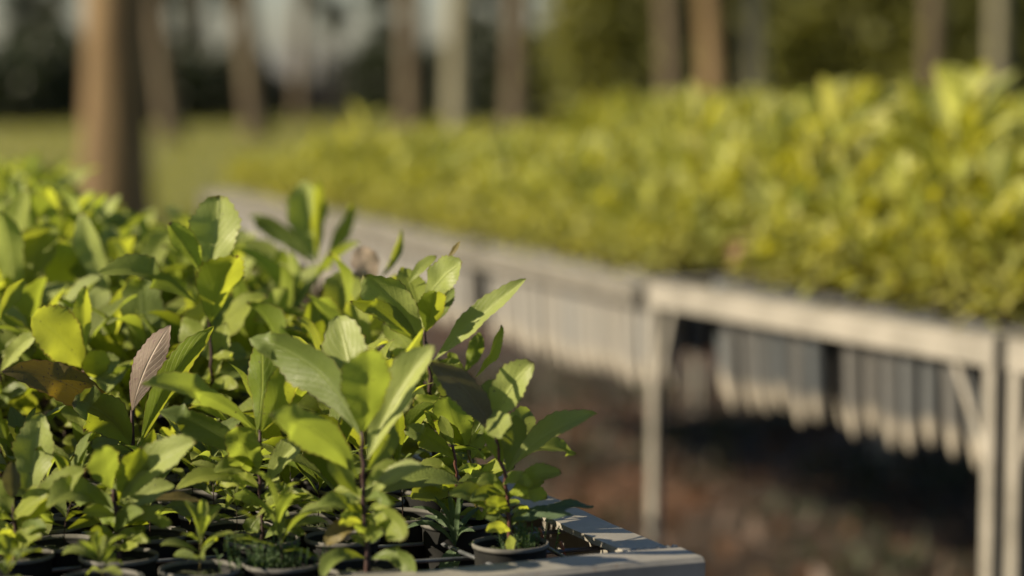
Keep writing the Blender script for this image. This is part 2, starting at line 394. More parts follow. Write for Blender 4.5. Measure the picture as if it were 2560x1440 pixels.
def add_pot(root, far=False, s=1.0, lid=True):
    o = link(bpy.data.objects.new('pot', (PALEPOT if far == 2 else FARPOT) if far else POT), root)
    inv = 1.0 / root.scale.x; o.scale = (s * inv * (1 if far else .93),) * 3
    if far:
        o.rotation_euler = (random.gauss(0, .018), random.gauss(0, .018), random.uniform(0, 3)); o.scale.z *= random.uniform(.96, 1.03)
    if lid:
        d = link(bpy.data.objects.new('soil', SOIL), o)
        if far: d.scale = (.77,) * 3
    return o

# ------------------------------------------------------------------ ground and lawn
def sheet(name, x0, x1, y0, y1, z, mat, n=40, amp=.0):
    V, F = [], []
    for j in range(n+1):
        for i in range(n+1):
            V.append(Vector((x0 + (x1-x0)*i/n, y0 + (y1-y0)*j/n, z + amp * random.uniform(-1, 1))))
    for j in range(n):
        for i in range(n): a = j*(n+1)+i; F.append((a, a+1, a+n+2, a+n+1))
    return meshobj(name, V, F, mat)
tag(sheet('ground', -900, 900, -60, 1500, 0, M['ground'], 2), kind='structure')
tag(sheet('lawn', -120, 120, 11.5, 160, .006, M['lawn'], 2), kind='structure')

# ------------------------------------------------------------------ benches
TZ = .80      # near bench top
BZ = .72      # far bench top
C0 = onz(1761, 1403, TZ); C1 = onz(1020, 1083, TZ)
E1 = (C1 - C0).normalized(); E2 = Vector((-E1.y, E1.x, 0))      # along the rail, and into the bench (left)
PIT = .060
def bench(C, e1, e2, length, width, top, label, group, wires=True, inset=.003, pit=.06, flange=.036, th=.004, face=.042, legs=True, detail=True, wire_r=.0016, braces=True, mat=None):
    mat = mat or M['steel']
    root = empty('plant_bench', Vector((C.x, C.y, 0))); tag(root, label, 'plant bench', group)
    o = Vector((0, 0, top)); Z = Vector((0, 0, 1))
    def rail(a, d, inward, ln, nm='rail'):
        V, F = [], []
        b = .0015 if detail else 0
        # angle iron: top flange and hanging face, with softened outer edge
        prof = [(0, -face), (0, -b*2), (b*2, 0), (flange, 0), (flange, -th), (th, -th), (th, -face)]
        ns = 24 if detail else 2
        for i in range(ns+1):
            p = a + d * (ln * i / ns)
            jz = .0006 * math.sin(i * 1.7) if detail else 0
            for (u, z_) in prof: V.append(p + inward * (u + (random.uniform(-.0004, .0004) if detail else 0)) + Z * (z_ + jz))
        m = len(prof)
        for i in range(ns):
            for k in range(m): k2 = (k+1) % m; F.append((i*m+k, (i+1)*m+k, (i+1)*m+k2, i*m+k2))
        F.append(tuple(range(m))); F.append(tuple(reversed([ns*m+k for k in range(m)])))
        meshobj(nm, V, F, mat, root, smooth=False)
    rail(o, e1, e2, length); rail(o + e2 * width, e1, -e2, length)
    rail(o + Z * .0025 + e1 * -.001, e2, e1, width); rail(o + e1 * (length + .001) + Z * .0025, e2, -e1, width)
    # legs (angle iron) and diagonal braces
    if legs:
        for (a, s1, b_, s2) in (() if inset > .01 else ((.003, 1, .003, 1),)) + ((length-.003, -1, .003, 1), (.003, 1, width-.003, -1), (length-.003, -1, width-.003, -1)):
            V, F = [], []
            base = e1 * a + e2 * b_; lw = .021
            box_geo(base, e1*s1*lw, e2*s2*.004, Z*(top-.006), V, F); box_geo(base + e2*s2*.0041, e1*s1*.004, e2*s2*lw, Z*(top-.006), V, F)
            meshobj('leg', V, F, mat, root, smooth=False)
            if braces:
                V, F = [], []
                p0 = base + e2*s2*.008 + Z*(top-.20); p1 = base + e1*s1*(.10 if s1 > 0 else .06) + e2*s2*.008 + Z*(top-.02)
                d = (p1-p0); nrm = Vector((d.z * e1.x * s1, d.z * e1.y * s1, -(d.x*e1.x+d.y*e1.y)*s1)).normalized()
                box_geo(p0, d, nrm*.012, e2*s2*.004, V, F)
                meshobj('brace', V, F, mat, root, smooth=False)
    if wires:
        def wire(a, b_):
            V, F = [], []; ptsn = 14
            pts = [a.lerp(b_, i/ptsn) + Z * (.0018*math.sin(i*1.3+a.x*40)) + e2 * (.0022*math.sin(i*1.9 + a.y*50)) for i in range(ptsn+1)]
            tube_geo(pts, [wire_r]*(ptsn+1), 5, V, F, False); meshobj('wire', V, F, M['wire'], root)
        zz = top - .008
        n1 = int(length / pit); n2 = int(width / pit)
        for j in range(1, n2): wire(e2*(j*pit) + Z*zz + e1*.005, e2*(j*pit) + Z*zz + e1*(length-.005))
        for i in range(1, n1): wire(e1*(i*pit) + Z*(zz-.0034) + e2*.005, e1*(i*pit) + Z*(zz-.0034) + e2*(width-.005))
    return root
g_near = 'benches in the near row'
NL = 1.1; NW = 1.38
near = bench(C0, E1, E2, NL, NW, TZ, 'near steel-framed wire bench whose pale chipped corner juts in at the bottom', g_near)
for k, lab in ((1, 'steel bench of seedlings directly beyond the nearest one, mostly under leaves'), (2, 'farthest steel bench of the near row, at the left edge')):
    bench(C0 + E1 * (k * (NL + .03)), E1, E2, NL, NW, TZ, lab, g_near, detail=False, wires=False)

# far row
A0 = onz(500, 480, BZ); A1 = onz(1588, 718, BZ)
BT = .75; B0 = onz(1616, 703, BT); B1 = onz(2486, 846, BT)
g_far = 'benches across the aisle'
ea = (A0 - A1).normalized(); ea2 = Vector((ea.y, -ea.x, 0))       # away, and to the right (into bench)
eb = (B0 - B1).normalized(); eb2 = Vector((eb.y, -eb.x, 0))
LA = (A0 - A1).length; LB = (B0 - B1).length
FW = 1.1
far_benches = []
bench(A1, ea, ea2, LA, FW, BZ, 'long blurred bench running back across the aisle, left of the braced leg', g_far, wires=False, inset=.10, braces=False, mat=M['old_steel'], detail=False, flange=.04, face=.03)
far_benches.append((A1, ea, ea2, LA, FW, 'A'))
bench(B1, eb, eb2, LB, FW, BT, 'bench at the right with a bright pale rail and two braced legs', g_far, wires=False, detail=False, flange=.04, face=.040)
far_benches.append((B1, eb, eb2, LB, FW, 'B'))
cC = onz(2516, 850, BT) - eb * LB
bench(cC, eb, eb2, LB, FW, BT, 'bench cut off by the right edge, only its end leg showing', g_far, wires=False, detail=False, flange=.04, face=.040)
far_benches.append((cC, eb, eb2, LB, FW, 'C'))
# second row beyond
row2 = []
for k in range(4):
    c = A1 + ea2 * 1.55 + ea * (k * 1.16 - .5)
    bench(c, ea, ea2, 1.13, 1.1, BZ, '%s bench from the right in the row hidden behind the yellow-green seedlings' % ('first', 'second', 'third', 'fourth')[k], 'benches of the row behind', wires=False, detail=False)
    row2.append((c, ea, ea2, 1.13, 1.1, 'D'))

# ------------------------------------------------------------------ hero seedlings
HERO = []
def unproj_curve(bx, by, tx, ty, bend, Yb, Yt, arch, n):
    pts = []; dx, dy = tx - bx, ty - by; ln = math.hypot(dx, dy)
    nx, ny = dy / ln, -dx / ln                      # perpendicular in the image
    if ny > 0: nx, ny = -nx, -ny                    # positive bend = bowed upwards
    for i in range(n+1):
        t = i / n; k = 4 * t * (1 - t) * bend
        pts.append(at(bx + dx*t + nx*k, by + dy*t + ny*k, Yb + (Yt-Yb)*t + arch*4*t*(1-t)))
    return pts
lid = [0]
def hero_leaf(root, kind, b, t, wpx, bend=0, roll=0, dyb=0, dyt=0, arch=0, fold=.3, flip=False, wave=.12, rd=.8, peak=1.45, cup=0, lab=None, blister=0.03, nose=0):
    Y = root['Yd']; lid[0] += 1; n = 26
    sp = unproj_curve(b[0], b[1], t[0], t[1], bend, Y + dyb, Y + dyt, arch, n)
    if nose:     # tip hooks in depth
        sp = [p + Vector((0, nose * (i/n)**3, 0)) for i, p in enumerate(sp)]
    ro = R(roll); sides = []
    for i, p in enumerate(sp):
        T = (sp[min(i+1, n)] - sp[max(i-1, 0)]).normalized(); v = (CAM - p).normalized()
        S = v.cross(T).normalized()                 # T x S points at the viewer
        rr = ro * (1 + .35 * (i/n - .5))
        # roll > 0 turns the face towards the sun side (image left / up)
        nn = T.cross(S)
        ref = Vector((-1, 0, .35)); sg = 1 if ref.dot(S) * 1 < 0 else -1
        S2 = S * math.cos(rr) + nn * math.sin(rr) * sg
        if flip: S2 = -S2
        sides.append(S2)
    hw = wpx * 1.14 / 2 * (Y + (dyb + dyt) / 2) / FPX / max(.4, math.cos(ro)) / math.cos(fold * .8)
    V, UV, F = leaf_grid(sp, sides, hw, fold, wave, .07, rd, peak, COLS, lid[0], cup, blister)
    V = [v - root.location for v in V]
    o = meshobj('leaf', V, F, L[kind], root, uvs=UV)
    if lab: o['label'] = lab
    return o
def hero(base, Y, label, stem, mat='stem', r0=.0022, r1=.0012, stemdy=None, pot=True):
    """base px on the bench top is derived from Y; stem is a list of pixels from top to bottom"""
    zt = TZ + .002
    p = at(base, 0, Y); loc = Vector((p.x * 1.0, Y, zt))
    # exact x of the pixel column at bench height
    d = (Y) ; loc.x = (base - 1280) / FPX * (Y * math.cos(PITCH) - (zt - CAM.z) * math.sin(PITCH))
    root = empty('potted_seedling', loc); root['Yd'] = Y
    tag(root, label, 'seedling', 'seedlings on the near bench')
    pts = [at(x, y, Y) for (x, y) in stem] + [loc + Vector((0, 0, -.012))]
    # densify
    out = []
    for i in range(len(pts)-1):
        for k in range(3): out.append(pts[i].lerp(pts[i+1], k/3))
    out.append(pts[-1]); out = [q - loc for q in out]
    for i in range(1, len(out)-1): out[i] = out[i] + Vector((random.gauss(0, .0005), random.gauss(0, .0005), 0))
    V, F = [], []; m = len(out)
    tube_geo(out, [.78*(r1 + (r0-r1)*i/(m-1)) * (1 + .12*math.sin(i*2.1)) for i in range(m)], 8, V, F)
    meshobj('stem', V, F, M[mat], root)
    if pot: add_pot(root)
    HERO.append((root, Y)); return root

# 1: the tall one behind
h = hero(527, 1.86, 'tallest sharp seedling, with one big rounded leaf standing straight up', [(508, 700), (522, 808), (526, 870), (528, 940), (530, 1040)], 'stem', .0021, .0013)
hero_leaf(h, 'pale', (512, 705), (548, 489), 112, bend=-8, roll=12, fold=.38, rd=.58, peak=1.6, wave=.08, dyt=.01)
hero_leaf(h, 'green', (507, 692), (421, 560), 56, bend=6, roll=22, fold=.5, dyt=-.02, wave=.2, rd=.8, flip=True)
hero_leaf(h, 'lime', (526, 812), (592, 640), 98, bend=10, roll=-28, fold=.42, flip=True, rd=.72, dyt=-.02, wave=.1, lab='yellow-green leaf with two dark holes near its midrib')
hero_leaf(h, 'green', (490, 757), (246, 682), 56, bend=34, roll=42, fold=.45, dyb=0, dyt=-.03, wave=.12)
hero_leaf(h, 'lime', (540, 945), (565, 806), 50, bend=5, roll=25, fold=.3, dyt=.02, rd=.8)
hero_leaf(h, 'green', (522, 900), (452, 800), 60, bend=8, roll=30, fold=.3, dyt=.02)
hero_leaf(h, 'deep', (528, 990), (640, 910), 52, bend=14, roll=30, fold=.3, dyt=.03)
hero_leaf(h, 'green', (528, 1040), (430, 960), 50, bend=18, roll=25, fold=.3, dyt=.02)
# 2: purple and bronze leaves
h = hero(334, 1.70, 'seedling with an upright speckled purple leaf and a long bronze arching leaf', [(330, 1026), (332, 1108), (333, 1180)], 'stem', .0024, .0016)
hero_leaf(h, 'purple', (330, 1030), (428, 812), 66, bend=14, roll=18, fold=.14, rd=.9, peak=1.15, lab='pinkish purple leaf with dark speckles', flip=True, wave=.06)
hero_leaf(h, 'brown', (330, 1100), (2, 930), 80, bend=50, roll=14, fold=.16, dyt=-.04, rd=.85, lab='long bronze-brown leaf', wave=.08, peak=1.3)
hero_leaf(h, 'lime', (352, 1110), (536, 814), 62, bend=20, roll=-18, fold=.5, dyt=-.01, rd=.8, peak=1.2, wave=.1, flip=True)
hero_leaf(h, 'deep', (326, 1118), (182, 1006), 98, bend=26, roll=18, fold=.25, dyt=-.03, rd=.65)
hero_leaf(h, 'green', (334, 1150), (240, 1035), 55, bend=6, roll=-10, fold=.3, dyt=.03)
hero_leaf(h, 'green', (333, 1180), (450, 1130), 48, bend=16, roll=35, fold=.3, dyt=.04)
# 3: front left
h = hero(297, 1.545, 'front seedling with a broad sunlit leaf reaching right, left of the blistered one', [(283, 1222), (288, 1262), (295, 1310), (298, 1380)], 'stem', .0026, .0018)
hero_leaf(h, 'green', (280, 1222), (256, 1122), 76, bend=-4, roll=-12, fold=.2, dyt=-.05, rd=.6, flip=True)
hero_leaf(h, 'pale', (298, 1268), (492, 1106), 74, bend=26, roll=28, fold=.4, dyt=-.03, rd=.75)
hero_leaf(h, 'deep', (296, 1255), (352, 1116), 70, bend=0, roll=-18, fold=.3, dyt=-.02, rd=.8)
hero_leaf(h, 'green', (284, 1276), (118, 1272), 62, bend=44, roll=40, fold=.3, dyt=-.04, rd=.8)
hero_leaf(h, 'pale', (302, 1290), (437, 1214), 46, bend=14, roll=30, fold=.3, rd=.75)
hero_leaf(h, 'brown', (330, 1254), (512, 1252), 22, bend=6, roll=60, fold=.25, dyt=.02)
hero_leaf(h, 'green', (300, 1318), (430, 1312), 42, bend=26, roll=46, fold=.3, dyt=-.02, rd=.7)
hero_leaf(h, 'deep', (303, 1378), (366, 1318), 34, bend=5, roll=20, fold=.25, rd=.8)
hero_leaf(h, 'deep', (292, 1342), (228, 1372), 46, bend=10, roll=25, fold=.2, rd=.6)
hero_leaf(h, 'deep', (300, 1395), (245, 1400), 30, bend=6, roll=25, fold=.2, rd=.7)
# 4: upright double leaves
h = hero(655, 1.60, 'seedling with a pair of tall upright leaves and a blistered leaf below them', [(650, 1075), (645, 1180), (652, 1240), (656, 1330), (656, 1372)], 'stem', .0024, .0014)
hero_leaf(h, 'green', (642, 1085), (652, 848), 78, bend=-8, roll=22, fold=.35, rd=.72, peak=1.55, flip=True)
hero_leaf(h, 'lime', (650, 1085), (729, 878), 66, bend=-12, roll=-14, fold=.32, rd=.8, peak=1.2, flip=True, dyt=-.03)
hero_leaf(h, 'green', (646, 1185), (594, 1058), 78, bend=-6, roll=8, fold=.3, rd=.55, peak=1.5, wave=.26, dyt=-.03, blister=.12, lab='leaf with a blistered, puckered surface')
hero_leaf(h, 'pale', (662, 1222), (778, 1094), 50, bend=16, roll=30, fold=.5, rd=.8, dyt=-.02)
hero_leaf(h, 'green', (657, 1302), (784, 1243), 30, bend=22, roll=40, fold=.4, rd=.7, dyt=-.02)
hero_leaf(h, 'green', (640, 1078), (352, 962), 56, bend=38, roll=38, fold=.3, dyt=-.07, rd=.8)
hero_leaf(h, 'deep', (640, 1172), (398, 1028), 66, bend=26, roll=30, fold=.3, dyt=-.01, rd=.85)
hero_leaf(h, 'green', (648, 1222), (438, 1222), 36, bend=32, roll=42, fold=.3, dyt=-.02)
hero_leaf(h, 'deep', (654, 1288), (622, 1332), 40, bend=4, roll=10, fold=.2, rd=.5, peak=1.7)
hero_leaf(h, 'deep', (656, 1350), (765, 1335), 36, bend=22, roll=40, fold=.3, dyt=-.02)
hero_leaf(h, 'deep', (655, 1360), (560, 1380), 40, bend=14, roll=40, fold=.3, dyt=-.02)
# 5: centre
h = hero(915, 1.515, 'dark-stemmed seedling in the middle of the front row with broad olive leaves on top', [(905, 1078), (906, 1160), (908, 1250), (915, 1340), (920, 1400)], 'stem', .0027, .0017)
hero_leaf(h, 'green', (905, 1085), (916, 872), 114, bend=-4, roll=-10, fold=.22, rd=.7, peak=1.4, flip=True, dyt=-.03, wave=.08)
hero_leaf(h, 'pale', (905, 1100), (843, 790), 104, bend=8, roll=14, fold=.3, rd=.6, peak=1.75, dyt=.05, wave=.08)
hero_leaf(h, 'pale', (918, 1150), (1086, 862), 88, bend=14, roll=30, fold=.5, rd=.8, peak=1.3, dyt=.0)
hero_leaf(h, 'deep', (898, 1085), (622, 846), 96, bend=52, roll=30, fold=.3, rd=.75, peak=1.3, dyt=.05)
hero_leaf(h, 'green', (896, 1196), (672, 1040), 90, bend=34, roll=16, fold=.28, rd=.8, dyt=-.05)
hero_leaf(h, 'lime', (908, 1010), (1062, 816), 24, bend=-8, roll=-40, fold=.4, dyt=.05)
hero_leaf(h, 'pale', (922, 1255), (1066, 1172), 40, bend=24, roll=40, fold=.4, dyt=-.02, rd=.75)
hero_leaf(h, 'deep', (898, 1240), (830, 1120), 50, bend=-6, roll=10, fold=.3, dyt=-.01)
hero_leaf(h, 'deep', (914, 1180), (985, 1060), 52, bend=-6, roll=-22, fold=.3, dyt=.03)
hero_leaf(h, 'green', (918, 1292), (1012, 1348), 62, bend=22, roll=32, fold=.3, rd=.55, dyt=-.03)
hero_leaf(h, 'deep', (910, 1288), (794, 1270), 38, bend=22, roll=42, fold=.3, rd=.7, dyt=-.02)
hero_leaf(h, 'brown', (912, 1310), (814, 1362), 44, bend=14, roll=25, fold=.3, rd=.65)
hero_leaf(h, 'deep', (922, 1400), (1044, 1446), 46, bend=34, roll=35, fold=.3, dyt=-.02)
hero_leaf(h, 'deep', (912, 1395), (806, 1446), 40, bend=32, roll=35, fold=.3, dyt=-.03)
# 6: right, by the rail
h = hero(1276, 1.585, 'seedling nearest the bench corner with a long sunlit leaf pointing right', [(1240, 1098), (1252, 1150), (1264, 1190), (1268, 1260), (1272, 1330)], 'stem_red', .0024, .0013)
hero_leaf(h, 'deep', (1266, 1180), (1288, 1036), 58, bend=-5, roll=-15, fold=.25, rd=.8)
hero_leaf(h, 'deep', (1256, 1172), (1216, 1055), 48, bend=4, roll=20, fold=.25, rd=.8, flip=True)
hero_leaf(h, 'pale', (1272, 1176), (1493, 1035), 54, bend=26, roll=30, fold=.5, rd=.85, dyt=-.01, peak=1.3)
hero_leaf(h, 'green', (1280, 1168), (1441, 1136), 32, bend=34, roll=45, fold=.4, dyt=.02)
hero_leaf(h, 'deep', (1270, 1252), (1404, 1182), 46, bend=20, roll=32, fold=.4, dyt=-.02)
hero_leaf(h, 'deep', (1266, 1288), (1120, 1240), 48, bend=24, roll=30, fold=.3, dyt=-.02)
hero_leaf(h, 'pale', (1234, 1066), (1332, 906), 80, bend=14, roll=20, fold=.35, rd=.68, peak=1.45, dyt=-.02)
hero_leaf(h, 'dusk', (1240, 1100), (1068, 902), 68, bend=24, roll=10, fold=.2, rd=.85, peak=1.2, dyt=-.04, lab='grey-purple leaf with a tan tip')
hero_leaf(h, 'pale', (1236, 1024), (1256, 1092), 62, bend=0, roll=12, fold=.2, rd=.65, dyb=-.02, dyt=-.05)
hero_leaf(h, 'green', (1262, 1130), (1325, 1026), 64, bend=6, roll=5, fold=.3, rd=.6, dyt=.04)
hero_leaf(h, 'green', (1264, 1230), (1192, 1208), 34, bend=14, roll=30, fold=.3, dyt=-.01)
hero_leaf(h, 'weed', (1274, 1300), (1484, 1264), 26, bend=8, roll=58, fold=.2, dyt=.0, wave=.2, lab='narrow grey-green leaf lying across the rail')
hero_leaf(h, 'weed', (1274, 1305), (1440, 1290), 16, bend=6, roll=58, fold=.2, dyt=-.02, wave=.2)
hero_leaf(h, 'deep', (1272, 1320), (1345, 1298), 30, bend=18, roll=35, fold=.3)
hero_leaf(h, 'deep', (1270, 1318), (1212, 1296), 30, bend=12, roll=35, fold=.3)
hero_leaf(h, 'lime', (1273, 1335), (1282, 1378), 26, bend=0, roll=20, fold=.3, dyt=-.02)
# 7: rounded cluster
h = hero(1192, 1.70, 'short seedling with rounded scalloped leaves just left of the corner seedling', [(1167, 1112), (1176, 1150), (1188, 1200)], 'stem_green', .002, .0012)
hero_leaf(h, 'green', (1166, 1116), (1118, 988), 92, bend=-6, roll=6, fold=.25, rd=.5, peak=1.5, dyt=-.03)
hero_leaf(h, 'lime', (1150, 1100), (1034, 996), 60, bend=16, roll=15, fold=.3, rd=.55, dyt=.01, wave=.25)
hero_leaf(h, 'pale', (1135, 1118), (1062, 1024), 26, bend=6, roll=40, fold=.3, dyt=-.03)
hero_leaf(h, 'deep', (1164, 1128), (1084, 1050), 38, bend=8, roll=20, fold=.3, dyt=-.03)
hero_leaf(h, 'deep', (1170, 1118), (1232, 1016), 42, bend=4, roll=10, fold=.3, dyt=.0)
hero_leaf(h, 'lime', (1186, 1020), (1096, 914), 78, bend=-6, roll=-20, fold=.3, rd=.6, dyb=.02, dyt=.02)
hero_leaf(h, 'green', (1178, 1150), (1205, 1070), 36, bend=0, roll=-15, fold=.3)
hero_leaf(h, 'deep', (1184, 1190), (1090, 1180), 40, bend=20, roll=40, fold=.3)
h = hero(1142, 1.66, 'slim seedling with a bare reddish stem in front of the rounded-leaf one', [(1131, 1112), (1138, 1150), (1141, 1180)], 'stem_red', .0017, .0014)
hero_leaf(h, 'deep', (1138, 1150), (1010, 1076), 48, bend=16, roll=30, fold=.3, rd=.6)
hero_leaf(h, 'green', (1140, 1188), (1040, 1170), 28, bend=14, roll=40, fold=.3)
hero_leaf(h, 'green', (1131, 1115), (1100, 1040), 30, bend=5, roll=30, fold=.3)
# 8: middle right tall cluster
h = hero(1088, 1.79, 'tall seedling with a dark stem and a curled pale leaf at its top', [(1060, 824), (1066, 866), (1074, 940), (1080, 1040), (1084, 1110)], 'stem', .0024, .0015)
hero_leaf(h, 'lime', (1062, 832), (1088, 728), 66, bend=-6, roll=-20, fold=.45, rd=.7, flip=True, dyt=-.02)
hero_leaf(h, 'pale', (1066, 752), (1156, 656), 70, bend=10, roll=24, fold=.22, rd=.62, dyt=-.01, dyb=.01, lab='pale leaf curled back on itself')
hero_leaf(h, 'brown', (1112, 650), (1150, 602), 12, bend=-4, roll=30, fold=.3, dyb=.0)
hero_leaf(h, 'pale', (1056, 870), (908, 688), 100, bend=18, roll=22, fold=.4, rd=.62, peak=1.55, dyt=-.02)
hero_leaf(h, 'deep', (1056, 872), (874, 752), 38, bend=26, roll=-30, fold=.3, dyt=-.03)
hero_leaf(h, 'pale', (1086, 900), (1316, 697), 52, bend=4, roll=32, fold=.5, rd=.9, peak=1.15, dyt=-.02)
hero_leaf(h, 'green', (1020, 712), (1092, 640), 26, bend=6, roll=30, fold=.3, dyb=.03, dyt=.03)
hero_leaf(h, 'lime', (1060, 800), (1010, 670), 60, bend=0, roll=-20, fold=.35, dyt=.05, rd=.6)
hero_leaf(h, 'deep', (1066, 830), (1134, 718), 44, bend=2, roll=15, fold=.4, dyt=.02)
hero_leaf(h, 'green', (1070, 960), (960, 800), 74, bend=14, roll=18, fold=.3, dyt=.02)
hero_leaf(h, 'green', (1078, 1000), (1150, 900), 46, bend=4, roll=30, fold=.3)
hero_leaf(h, 'deep', (1080, 1040), (980, 960), 56, bend=14, roll=25, fold=.3)
# 9: thin curled pair
h = hero(1180, 1.80, 'seedling with two thin curled upright leaves at the outer edge of the mass', [(1178, 940), (1176, 1020), (1178, 1090)], 'stem', .002, .0012)
hero_leaf(h, 'green', (1158, 935), (1198, 830), 38, bend=-8, roll=-8, fold=.35, wave=.3, flip=True)
hero_leaf(h, 'lime', (1186, 945), (1252, 811), 24, bend=-12, roll=-34, fold=.5, wave=.3, dyt=-.02)
hero_leaf(h, 'lime', (1150, 925), (1122, 880), 26, bend=0, roll=10, fold=.3)
hero_leaf(h, 'green', (1176, 960), (1100, 900), 50, bend=5, roll=30, fold=.3)
hero_leaf(h, 'deep', (1178, 1030), (1262, 960), 44, bend=10, roll=30, fold=.3)
# 10: blurred tall one behind
h = hero(800, 2.34, 'tall blurred seedling with leaves fanned like a hand above the rest', [(792, 660), (797, 760), (799, 860)], 'stem', .0024, .0014)
hero_leaf(h, 'pale', (790, 662), (764, 448), 84, bend=-4, roll=18, fold=.5, rd=.75, peak=1.4)
hero_leaf(h, 'lime', (797, 650), (795, 448), 34, bend=-6, roll=-45, fold=.4, dyt=-.02)
hero_leaf(h, 'lime', (802, 662), (882, 504), 34, bend=-6, roll=-40, fold=.4)
hero_leaf(h, 'deep', (782, 668), (622, 540), 46, bend=22, roll=30, fold=.4)
hero_leaf(h, 'pale', (790, 760), (606, 600), 74, bend=14, roll=22, fold=.35)
hero_leaf(h, 'brown', (795, 700), (722, 676), 30, bend=6, roll=30, fold=.3)
hero_leaf(h, 'brown', (797, 770), (872, 690), 44, bend=14, roll=-20, fold=.3, dyt=-.03)
hero_leaf(h, 'green', (798, 800), (880, 730), 54, bend=14, roll=20, fold=.3)
# 11: small curled one
h = hero(945, 2.05, 'seedling with a cupped grey-green leaf and a thin yellow leaf against the blurred rail', [(940, 700), (942, 800), (944, 900), (945, 1000)], 'stem', .0022, .0013)
hero_leaf(h, 'purple', (938, 698), (903, 618), 62, bend=-4, roll=15, fold=.2, rd=.5, peak=1.3)
hero_leaf(h, 'lime', (946, 700), (1003, 574), 20, bend=-12, roll=-30, fold=.4)
hero_leaf(h, 'dusk', (936, 722), (876, 694), 48, bend=4, roll=-5, fold=.2, rd=.6)
hero_leaf(h, 'green', (940, 780), (860, 730), 50, bend=10, roll=20, fold=.3)
hero_leaf(h, 'lime', (942, 800), (1000, 740), 44, bend=6, roll=20, fold=.3)
# 12: left edge pieces
h = hero(37, 1.55, 'seedling at the left edge with a broad upright leaf and a small purple bud leaf', [(34, 1238), (38, 1330), (38, 1390)], 'stem', .0025, .0016)
hero_leaf(h, 'pale', (58, 1262), (100, 1034), 92, bend=-8, roll=18, fold=.42, rd=.7, dyb=.03, dyt=.03)
hero_leaf(h, 'dusk', (32, 1245), (28, 1152), 42, bend=0, roll=5, fold=.4, rd=.8, peak=1.1, dyt=-.03, lab='small glossy purple bud leaf')
hero_leaf(h, 'green', (44, 1325), (217, 1174), 62, bend=12, roll=32, fold=.3, dyt=-.03)
hero_leaf(h, 'green', (36, 1290), (-45, 1210), 70, bend=10, roll=20, fold=.3)
hero_leaf(h, 'green', (38, 1385), (100, 1348), 50, bend=14, roll=35, fold=.3, rd=.55, dyt=-.03)
hero_leaf(h, 'green', (36, 1385), (-20, 1362), 50, bend=14, roll=35, fold=.3, rd=.55, dyt=-.03)
h = hero(212, 1.84, 'seedling at left with a broad glowing yellow-green leaf and a narrow one', [(210, 910), (212, 990), (213, 1080)], 'stem_red', .0022, .0014)
hero_leaf(h, 'lime', (206, 918), (76, 792), 108, bend=14, roll=-20, fold=.2, rd=.6, peak=1.4, dyt=-.04, lab='broad yellow-green leaf with a small brown hole')
hero_leaf(h, 'lime', (196, 880), (134, 762), 66, bend=-6, roll=-16, fold=.25, rd=.55)
hero_leaf(h, 'lime', (214, 902), (213, 714), 44, bend=-6, roll=-20, fold=.3, rd=.85, flip=True)
hero_leaf(h, 'lime', (240, 948), (238, 874), 64, bend=0, roll=-8, fold=.2, rd=.55, dyt=-.02)
hero_leaf(h, 'pale', (212, 960), (300, 900), 56, bend=12, roll=20, fold=.3)
hero_leaf(h, 'deep', (212, 1000), (140, 950), 56, bend=12, roll=20, fold=.3)
h = hero(0, 1.86, 'seedling cut by the left edge with a pointed yellow leaf rising from it', [(-4, 880), (0, 960), (2, 1060)], 'stem', .0022, .0014)
hero_leaf(h, 'lime', (-2, 806), (62, 697), 36, bend=10, roll=-20, fold=.4, rd=.8)
hero_leaf(h, 'pale', (-2, 935), (94, 836), 40, bend=8, roll=30, fold=.4, dyt=-.03)
hero_leaf(h, 'green', (0, 900), (45, 840), 50, bend=8, roll=20, fold=.3)
hero_leaf(h, 'green', (0, 1010), (75, 965), 44, bend=8, roll=30, fold=.3)
h = hero(288, 2.08, 'slightly blurred seedling with a pale leaf leaning left above the bronze one', [(284, 742), (288, 830), (290, 930)], 'stem', .0022, .0014)
hero_leaf(h, 'pale', (282, 745), (204, 532), 62, bend=-8, roll=22, fold=.4, rd=.75)
hero_leaf(h, 'lime', (290, 818), (338, 688), 48, bend=-4, roll=-25, fold=.3)
hero_leaf(h, 'green', (284, 760), (120, 600), 50, bend=12, roll=28, fold=.4, dyt=.05)
hero_leaf(h, 'pale', (290, 850), (388, 760), 70, bend=14, roll=18, fold=.3, rd=.6)

rl = random.Random(11)
for h, hy in list(HERO):
    if hy > 1.95: continue
    bx, by = proj(h.location)
    hgts = [c for c in h.children if c.name.startswith('stem')][0]
    top = max(v.co.z for v in hgts.data.vertices)
    for k in range(14):
        z = top * rl.uniform(.08, .62); p0 = h.location + Vector((0, 0, z))
        sx, sy = proj(p0); tx = min(hgts.data.vertices, key=lambda v: abs(v.co.z - z)).co
        sx, sy = proj(h.location + tx)
        ln = rl.uniform(45, 105) * (.6 + z / top); a = rl.uniform(-.25, .75); sg = 1 if k % 2 else -1
        hero_leaf(h, rl.choice(('green', 'deep', 'deep', 'green', 'lime')), (sx, sy), (sx + sg * ln * math.cos(a), sy - ln * math.sin(a)), ln * rl.uniform(.32, .46), bend=rl.uniform(6, 20) * ln / 80, roll=rl.uniform(5, 45),
                  fold=rl.uniform(.15, .45), dyt=rl.uniform(-.035, .04), rd=rl.uniform(.6, .85), flip=rl.random() < .2, wave=rl.uniform(.08, .22))
